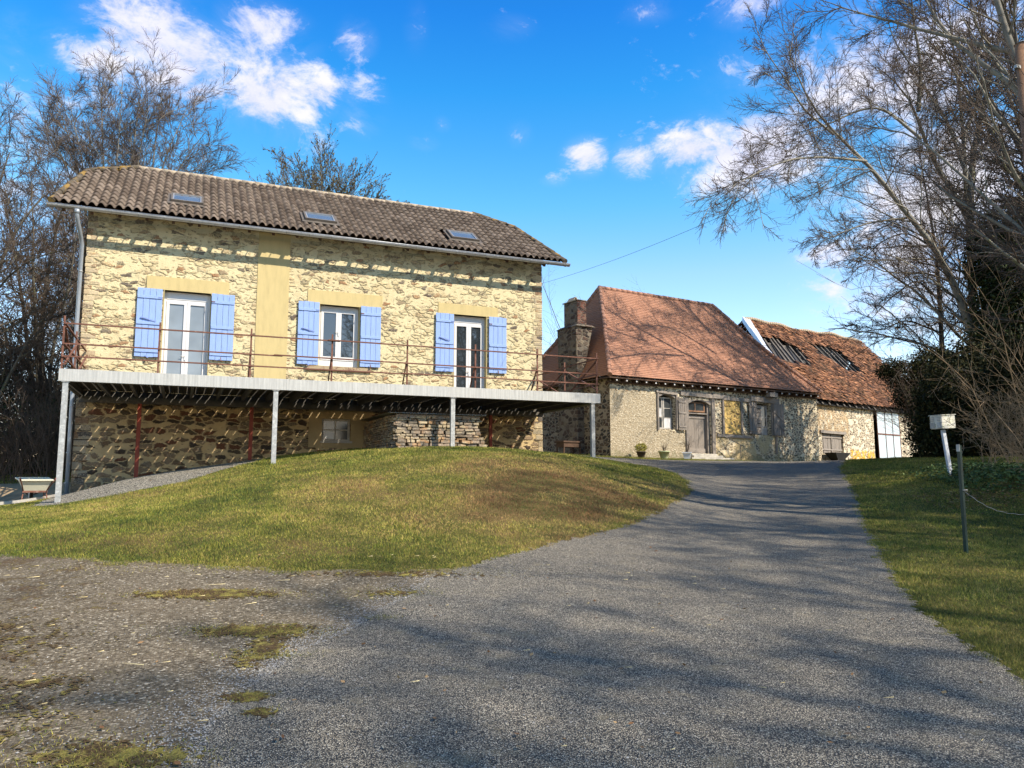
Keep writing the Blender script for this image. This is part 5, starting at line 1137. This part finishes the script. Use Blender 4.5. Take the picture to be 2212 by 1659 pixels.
thicket('bare_shrub','tangled bare brown thicket behind the wheelbarrow',[at(-60,1050,24.5),at(60,1045,24.5),at(150,1040,24.5)],130,3.4,M['twig'],21,spread=.8)
thicket('bare_shrub','taller tangle of bare branches in front of the left house corner',[at(-80,1040,28),at(160,1035,28)],90,6.0,M['twig'],22,r=.02,spread=1.0)
def leaf_mass(name,label,ells,n,size,mat,seed,cat='hedge',parent=None,group=None,stemmat=None):
    g=np.random.default_rng(seed); base=gb(ells[0][0]) ; t=parent or thing(name,base,label,cat,group=group)
    if parent: base=parent.location
    Vs=[];Fs=[];Cs=[];n0=0; vol=[e[1][0]*e[1][1]*e[1][2] for e in ells]; tot=sum(v**(2/3) for v in vol)
    for (c,r),v in zip(ells,vol):
        m=int(n*v**(2/3)/tot); k=max(6,m//26); cd=g.normal(size=(k,3)); cd/=np.linalg.norm(cd,axis=1)[:,None]; cp=np.array(c)+cd*np.array(r)*(g.uniform(.35,1.0,k)**.5)[:,None]
        P=cp[g.integers(0,k,m)]+g.normal(0,1,(m,3))*np.array(r)*.13+g.normal(0,.08,(m,3)); P=P[P[:,2]>[Hw(x,y)-.02 for x,y,_ in P]] 
        V,F,cc=quads_at(P,size,g); Vs.append(V);Fs.append(F+n0);Cs.append(cc);n0+=len(V)
    np_mesh('foliage',np.concatenate(Vs),np.concatenate(Fs),mat,t,np.concatenate(Cs),off=np.array(base)); 
    return t
leaf_mass('evergreen_hedge','dark evergreen hedge at the far left behind the wheelbarrow',[(at(20,1000,27),(3.2,1.4,1.8)),(at(110,985,27.5),(1.6,1.2,1.9)),(at(-60,930,27),(2,1.4,2.6)),(at(60,960,29),(2.4,1.2,2.2))],26000,.10,M['ivy'],31)
leaf_mass('evergreen_hedge','distant dark overgrown bank between the left tree trunks',[(at(60,930,40),(6,2,4.2)),(at(-80,900,40),(6,2,5)),(at(180,960,40),(3.0,2,3.4))],30000,.16,M['evergreen'],32)
# right-hand group
def S_(pts,D,r0,r1,d1=0): n=len(pts); return ([at(x,y,D+d1*i/(n-1)) for i,(x,y) in enumerate(pts)],r0,r1)
def rooted(pts,D,r0,r1,d1=0):
    s=S_(pts,D,r0,r1,d1); b=gb(s[0][0]); return ([b]+s[0][1:],r0,r1)
SPR=[(40,.18,.99,46,.30,11,.01,.11,.010,.36,.03),(11,.06,.98,40,.50,8,.01,.11,.006,.55,.02),(9,.06,.98,37,.60,5,.01,.09,.0045,.6,0)]
st1=rooted([(2150,1015),(2110,740),(2050,590),(2011,516),(1949,461),(1910,391),(1871,344),(1797,285),(1754,234),(1734,184),(1718,156),(1699,90)],33,.22,.012,-3)
br1=S_([(1871,348),(1781,338),(1715,341),(1664,357),(1609,383),(1572,402)],31.2,.06,.008,-6.0)
br2=S_([(1990,300),(1902,227),(1843,242),(1797,268),(1738,285),(1668,301)],32.1,.07,.009,-1)
br3=S_([(2040,690),(1976,625),(1933,598),(1890,563),(1843,547),(1800,500)],33,.07,.009,-.5)
br4=S_([(1960,470),(1880,480),(1820,500),(1770,520),(1735,545)],32.4,.05,.010,-.6)
br5=S_([(1800,290),(1740,240),(1700,170),(1660,110),(1640,60)],30.5,.05,.008,-3)
tree('bare_tree','large leaning pale-barked bare tree overhanging the driveway from the right',st1[0][0],[st1,br1,br2,br3,br4,br5],M['bark_pale'],M['twig'],SPR,41,k=20)
s2=[rooted([(2195,1015),(2160,700),(2117,508),(2095,469),(2040,390),(1992,313),(1984,234),(1960,187),(1890,140)],34,.30,.012,-1),S_([(2095,469),(2100,330),(2130,200),(2160,60),(2180,-60)],33.5,.16,.015),S_([(1984,240),(1990,150),(1975,60),(1960,-60)],33,.10,.012)]
t2,_,_=tree('bare_tree','thick dark-trunked bare tree wrapped in ivy at the right',s2[0][0][0],s2,M['bark'],M['twig'],SPR,42,k=18)
s3=[rooted([(2110,1015),(2104,700),(2086,400),(2078,230),(2055,100),(2040,-40)],34,.22,.015),S_([(2082,363),(2050,270),(1990,180),(1930,100),(1900,20)],34,.09,.012),S_([(2078,300),(2130,180),(2170,80),(2190,-40)],34,.10,.012)]
tree('bare_tree','straight upright bare tree in the middle of the right-hand group',s3[0][0][0],s3,M['bark_pale'],M['twig'],SPR,43,k=18)
s4=[rooted([(2045,1012),(2036,770),(2030,650),(2022,520),(2000,400),(1985,300)],35,.16,.012),S_([(2030,650),(1980,600),(1930,640),(1880,700)],35,.05,.008,-.5),S_([(2024,540),(1960,500),(1900,520),(1850,580)],35,.05,.008,-.5),S_([(2034,720),(1960,690),(1900,720),(1850,700)],35,.05,.008)]
tree('bare_tree','slim dark bare tree behind the letter box beside the barn end',s4[0][0][0],s4,M['bark'],M['twig'],SPR,44,k=16)
# near tree whose trunk stands just outside the picture
X0,Z0=10.3,12.2; p=Vector((*c2w(X0,Z0),0)); p=gb(p)
s5=[([p,at(2350,700,12.5),at(2270,330,12.8),at(2183,108,13),at(2140,-30,13.2),at(2080,-260,13)],.20,.012),
 ([at(2285,400,12.6),at(2212,195,13),at(2094,117,13.4),at(2039,70,13.6),at(1992,-10,14),at(1940,-120,14)],.07,.008),
 ([at(2183,112,13),at(2110,96,13.3),at(2039,78,13.6),at(1922,43,14),at(1843,24,14.3),at(1765,-4,14.6)],.05,.007),
 ([at(2330,620,12.4),at(2212,497,13),at(2137,430,13.5),at(2039,344,14),at(1960,289,14.5),at(1860,270,15)],.045,.008),
 ([at(2310,520,12.4),at(2200,380,12),at(2150,260,11.6),at(2120,120,11)],.04,.008),
 ([at(2300,480,12.5),at(2420,100,12),at(2500,-300,12)],.12,.01)]
tree('bare_tree','near pale-limbed bare tree reaching in from beyond the right edge above the utility pole',p,s5,M['bark_pale'],M['twig_red'],[(24,.2,.98,42,.27,8,.03,.13,.006,.40,.03),(9,.1,.98,36,.52,7,.03,.13,.004,.6,.02),(6,.1,.98,32,.66,5,.02,.12,.0028,.6,0)],45,k=18)
# trees right of the camera whose shadows and reflections the photo shows
def tallstems(p,h,n,r,spread,seed):
    rr=random.Random(seed); S=[]
    for i in range(n):
        a=rr.uniform(0,6.28); d=Vector((math.cos(a),math.sin(a),0))*spread*rr.uniform(.4,1); S.append(([p,p+Vector((0,0,h*.2))+d*.05,p+Vector((0,0,h*.55))+d*.5,p+Vector((0,0,h*rr.uniform(.85,1)))+d],r*rr.uniform(.5,1),.03))
    return S
for i,(X,Z,h,sd) in enumerate(((19.5,-5.5,19,51),(18.5,5.5,18,52),(21,11.5,18,55),(15.5,19.5,13.5,53))):
    p=gb(Vector((*c2w(X,Z),0)))
    tree('bare_tree',['tall bare tree well right of the camera, shading the near driveway','tallest bare tree beyond the right edge, shading the middle of the driveway','broad bare tree beyond the right edge, shading the verge and far driveway','bare tree on the far right bank beyond the brambles'][i],p,tallstems(p,h,7 if sd==55 else 13,.17,5.5,sd),M['bark'],M['twig'],[(24,.2,.98,46,.34,8,.02,.13,.012,.5,.0),(9,.12,.98,42,.45,5,.02,.14,.010,.6,0),(6,.1,.98,38,.5,4,.02,.12,.009,.6,0)],sd,k=12)
# ivy on the thick trunk, dark evergreens below, brambles in front
iv=[(at(2165,640,31.6),(1.0,1.0,2.0)),(at(2185,760,31.5),(1.8,1.4,2.4)),(at(2212,600,31),(1.5,1.2,2.6)),(at(2170,890,31.5),(2.2,1.6,2.2)),(at(2112,560,31.8),(.5,.5,1.2)),(at(2225,520,31),(1.2,1.0,1.8)),(at(2135,500,31.9),(.4,.4,.8))]
leaf_mass('ivy','',iv,80000,.12,M['ivy'],61,parent=t2)
leaf_mass('evergreen_bush','dark dense evergreen thicket behind the letter box',[(at(2085,900,25),(1.5,1.4,1.9)),(at(2160,950,24),(1.8,1.3,1.6)),(at(2050,965,25),(1.0,1.1,1.2)),(at(2225,900,23),(1.5,1.3,2.4)),(at(2110,840,27),(1.6,1.3,1.6)),(at(2050,880,28),(1.0,1.0,1.4))],80000,.10,M['evergreen'],62,cat='bush')
leaf_mass('evergreen_bush','dark ragged evergreen bush in front of the right end of the barn',[(at(2003,900,31),(.8,.9,1.6)),(at(2022,960,30),(.65,.8,1.2)),(at(1965,815,31.5),(.95,.9,.75)),(at(2005,840,31),(1.0,1.0,1.4)),(at(1925,800,31.5),(.55,.55,.45)),(at(1955,860,31),(.5,.5,.5)),(at(2020,790,31.5),(.9,.8,.8))],42000,.075,M['evergreen'],63,cat='bush')
thicket('bare_shrub','spiky bare twigs sprouting from the dark bush by the barn end',[at(2000,1000,30.5),at(2030,1000,30)],30,4.6,M['twig'],64,lean=(-.14,.05,0),r=.012,spread=.5)
thicket('bramble','tan arching bramble stems at the right edge behind the green stake',[at(2330,1060,14.5),at(2240,1058,15.5)],16,3.4,M['twig_tan'],65,lean=(-.36,.0,0),r=.008,spread=.35)
thicket('bramble','tall pale suckers leaning left from the right edge',[at(2340,1050,15.5),at(2270,1050,17.5)],12,7.5,M['twig_tan'],66,lean=(-.26,.0,0),r=.012,spread=.5)
thicket('bramble','low tan brambles on the bank right of the letter box',[at(2150,1045,19.0),at(2230,1045,18)],30,2.2,M['twig_tan'],67,r=.007,spread=.5)
thicket('bare_shrub','thin bare saplings behind the rear of the cottage roof',[at(1330,1000,45),at(1380,1000,46)],12,13.2,M['twig'],68,r=.03,spread=.8)
thicket('bare_shrub','thin bare shrub beyond the cottage chimney',[at(1200,1000,44),at(1260,1000,45)],14,10.8,M['twig'],69,r=.03,spread=.7)
# ground ivy
g=np.random.default_rng(5); n=9000; X=g.normal(10.6,1.9,n); Z=g.normal(16.2,.75,n); k=(X>8.7)&(X<17)&(Z>14.3); X=X[k];Z=Z[k]; P=toworld(X,Z,H(X,Z)+g.random(len(X))*.16*(1+vnoise(X,Z,2,3))+.01)
V,F,c=quads_at(P,.07,g,.4); tag(np_mesh('ground_ivy',V,F,M['groundivy'],None,c),kind='stuff',label='low green ivy covering the bank below the brambles')
n=5000; X=g.uniform(7.5,14,n); Z=g.normal(14.6,.55,n)+.0*(X); P=toworld(X,Z,H(X,Z)+g.random(n)*.03+.005)
M['deadleaf']=attr_mat('dead_leaves',[(.06,.03,.015),(.14,.07,.03),(.25,.15,.07),(.35,.24,.12)],.2,2,.8,bmp=0,fine=0)
V,F,c=quads_at(P,.055,g,.7); tag(np_mesh('leaf_litter',V,F,M['deadleaf'],None,c),kind='stuff',label='brown fallen leaves on the right-hand bank')
# ================================================================= grass
M['grass']=attr_mat('mown_grass',[(.022,.042,.006),(.065,.10,.012),(.15,.165,.020),(.28,.25,.042),(.38,.30,.085),(.36,.22,.09),(.17,.09,.038)],.40,1.3,.75,fine=11,bmp=0)
def foot(X,Z):
    x=X*math.cos(AZ)+Z*math.sin(AZ); y=-X*math.sin(AZ)+Z*math.cos(AZ); inh=(x>HX0-.05)&(x<HX1+.05)&(y>HY-.05)&(y<HYB)
    dx=x-co.x; dy=y-co.y; u=dx*math.cos(CA)+dy*math.sin(CA); v=-dx*math.sin(CA)+dy*math.cos(CA); return inh|((u>-.02)&(u<CL+12)&(v>-.12)&(v<9))|((u>4.0)&(u<6.6)&(v>-.6)&(v<0))|((y>20.2)&(y<24)&(x>5.0)&(x<7.9))
def grass_ok(X,Z,m=.0):
    r=.05*vnoise(X,Z,6,3)+.03*vnoise(X,Z,23,4)
    return (inD(X,Z)+ragged(X,Z,3)<m+r)&(inY(X,Z)+ragged(X,Z,5)<m+.05+r*2)&(inG(X,Z)+ragged(X,Z,8)<m)&(sdist(PAD,X,Z)+ragged(X,Z,12)<.03)&~foot(X,Z)
g=np.random.default_rng(77); PX=[];PZ=[]
need=680000
while sum(map(len,PX))<need:
    n=400000; Z=4.2*(34/4.2)**(g.random(n)**.80); X=(g.random(n)*2-1)*(.69*Z+.8); k=g.random(n)<1.0; X=X[k];Z=Z[k]
    k=grass_ok(X,Z,.06); X=X[k];Z=Z[k]; PX.append(X);PZ.append(Z)
X=np.concatenate(PX)[:need];Z=np.concatenate(PZ)[:need]
# straw tufts and moss growing on the yard
def patch(cx,cz,rx,rz,n): return cx+g.normal(0,rx,n),cz+g.normal(0,rz,n)
ex=[patch(-2.05,6.5,.28,.10,2600),patch(-1.75,5.85,.16,.06,700),(patch(-1.93,4.05,.22,.10,1800)),patch(-1.62,4.98,.07,.05,500),patch(-1.45,4.72,.06,.04,260),patch(-2.9,7.72,.42,.09,1600),patch(-1.15,7.75,.3,.14,700),patch(-1.1,6.9,.1,.04,200),patch(-2.6,4.2,.5,.2,700),patch(-3.4,4.6,.5,.4,600),patch(-1.2,8.6,.9,.1,900),patch(-3.2,8.85,1.4,.13,1700)]
yx=np.concatenate([e[0] for e in ex]);yz=np.concatenate([e[1] for e in ex])
def blades(X,Z,hs,ws,name,mat,label,strawbias=0.0,lie=.35):
    n=len(X); h=(hs*g.uniform(.45,1.25,n)); wd=ws*g.uniform(.6,1.3,n); a=g.random(n)*6.283
    base=toworld(X,Z,H(X,Z)+.004); side=np.stack([np.cos(a),np.sin(a),np.zeros(n)],1)*(wd/2)[:,None]
    b=g.random(n)*6.283; l=np.abs(g.normal(0,lie,n)); tip=base+np.stack([np.cos(b)*l*h,np.sin(b)*l*h,h],1)
    V=np.stack([base-side,base+side,tip],1).reshape(-1,3); c=np.clip(.02+.72*g.beta(1.5,1.7,n)+strawbias+.22*vnoise(X,Z,.9,9)+.22*vnoise(X,Z,3.6,10)+.12*vnoise(X,Z,11,12)+.95*np.exp(-((X-.9)/2.1)**2-((Z-13.4)/3.0)**2)*(1+1.5*vnoise(X,Z,2.2,13))+.4*np.exp(-((X+3.0)/.8)**2-((Z-13.5)/1.2)**2)-.12*np.exp(-((Z-9.3)/.7)**2)*(X<0),0,1)
    return tag(np_mesh(name,V,np.arange(3*n).reshape(-1,3),mat,None,c),kind='stuff',label=label)
near=np.clip(Z/8,.6,4)
tall=1+.4*np.clip(vnoise(X,Z,3.1,21)*2,-.5,1)+.9*np.clip(vnoise(X,Z,9,22)*3-.9,0,1)
blades(X,Z,.027*tall*(.8+.2*near),.0046*near**.9,'grass',M['grass'],'short mown grass on the mound and verges',0,.75)
blades(yx,yz,.022,.005,'straw_tufts',M['grass'],'sparse straw-coloured tufts growing through the old tarmac',.12,1.6)
# loose straw stalks, stones and leaves on the hard surfaces
n=260; X=g.uniform(-6,3,n); Z=4.1+5.2*g.random(n)**1.3; k=(g.random(n)<np.where(inD(X,Z)>0,.3,1.0)); X=X[k];Z=Z[k]; n=len(X); a=g.normal(0.1,.6,n)+AZ*-1; L=g.uniform(.015,.07,n)*np.where(g.random(n)<.1,3,1); c0=toworld(X,Z,H(X,Z)+.026); d=np.stack([np.cos(a),np.sin(a),np.zeros(n)],1); e=np.stack([-np.sin(a),np.cos(a),np.zeros(n)],1)
V=np.stack([c0-d*(L/2)[:,None]-e*.0011,c0+d*(L/2)[:,None]-e*.0011,c0+d*(L/2)[:,None]+e*.0011+[0,0,.006],c0-d*(L/2)[:,None]+e*.0011],1).reshape(-1,3)
M['straw']=attr_mat('straw',[(.42,.33,.15),(.62,.52,.28)],.1,3,.7,bmp=0,fine=0)
tag(np_mesh('straw_litter',V,np.arange(4*n).reshape(-1,4),M['straw'],None,g.random(n)),kind='stuff',label='loose straw stalks scattered on the yard')
n=420; Z=4.2+20*g.random(n)**1.3; X=g.uniform(-.6,.6,n)*Z; P=toworld(X,Z,H(X,Z)+.03); X=np.r_[X,-.56,3.1,-1.62,-2.3]; Z=np.r_[Z,5.32,6.35,3.98,4.5]; P=toworld(X,Z,H(X,Z)+.03); V,F,c=quads_at(P,.04,g,.6); tag(np_mesh('fallen_leaves',V,F,M['deadleaf'],None,c),kind='stuff',label='a few curled brown leaves on the drive')
n=2600; X=g.uniform(-6,5.5,n); Z=4.0+9*g.random(n)**1.6; k=~grass_ok(X,Z,0); X=X[k];Z=Z[k]; n=len(X); s=g.uniform(.003,.009,n)[:,None]; c0=toworld(X,Z,H(X,Z)+.016)
c0_=np.stack([X,Z],1); m=5200; u=g.random(m); k_=(u*8).astype(int); E_=np.array([(-.85,8.5),(-1.0,7.65),(-1.23,7.0),(-1.36,6.45),(-1.6,6.0),(-1.66,5.5),(-1.72,5.0),(-1.70,4.5),(-1.58,4.0)]); f_=(u*8-k_)[:,None]; B_=E_[k_]*(1-f_)+E_[k_+1]*f_; B_[:,0]-=np.abs(g.normal(0,.22,m))-.05
X=np.r_[X,B_[:,0]]; Z=np.r_[Z,B_[:,1]]; n=len(X); s=np.r_[s[:,0],g.uniform(.003,.0065,m)][:,None]; c0=toworld(X,Z,H(X,Z)+.012)
oc_=np.array([[1,0,0],[-1,0,0],[0,1,0],[0,-1,0],[0,0,.7],[0,0,-.7]]); V=(c0[:,None]+oc_[None]*s[:,None]*g.uniform(.7,1.3,(n,6,1))).reshape(-1,3); T=np.array([[0,2,4],[2,1,4],[1,3,4],[3,0,4]]); F=(np.arange(n)[:,None,None]*6+T[None]).reshape(-1,3)
M['pebble']=attr_mat('loose_chippings',[(.12,.12,.12),(.25,.25,.24),(.45,.43,.40)],.1,3,.8,bmp=0,fine=0)
tag(np_mesh('loose_gravel',V,F,M['pebble'],None,np.repeat(g.random(n),4)),kind='stuff',label='loose stone chippings on the drive and yard')
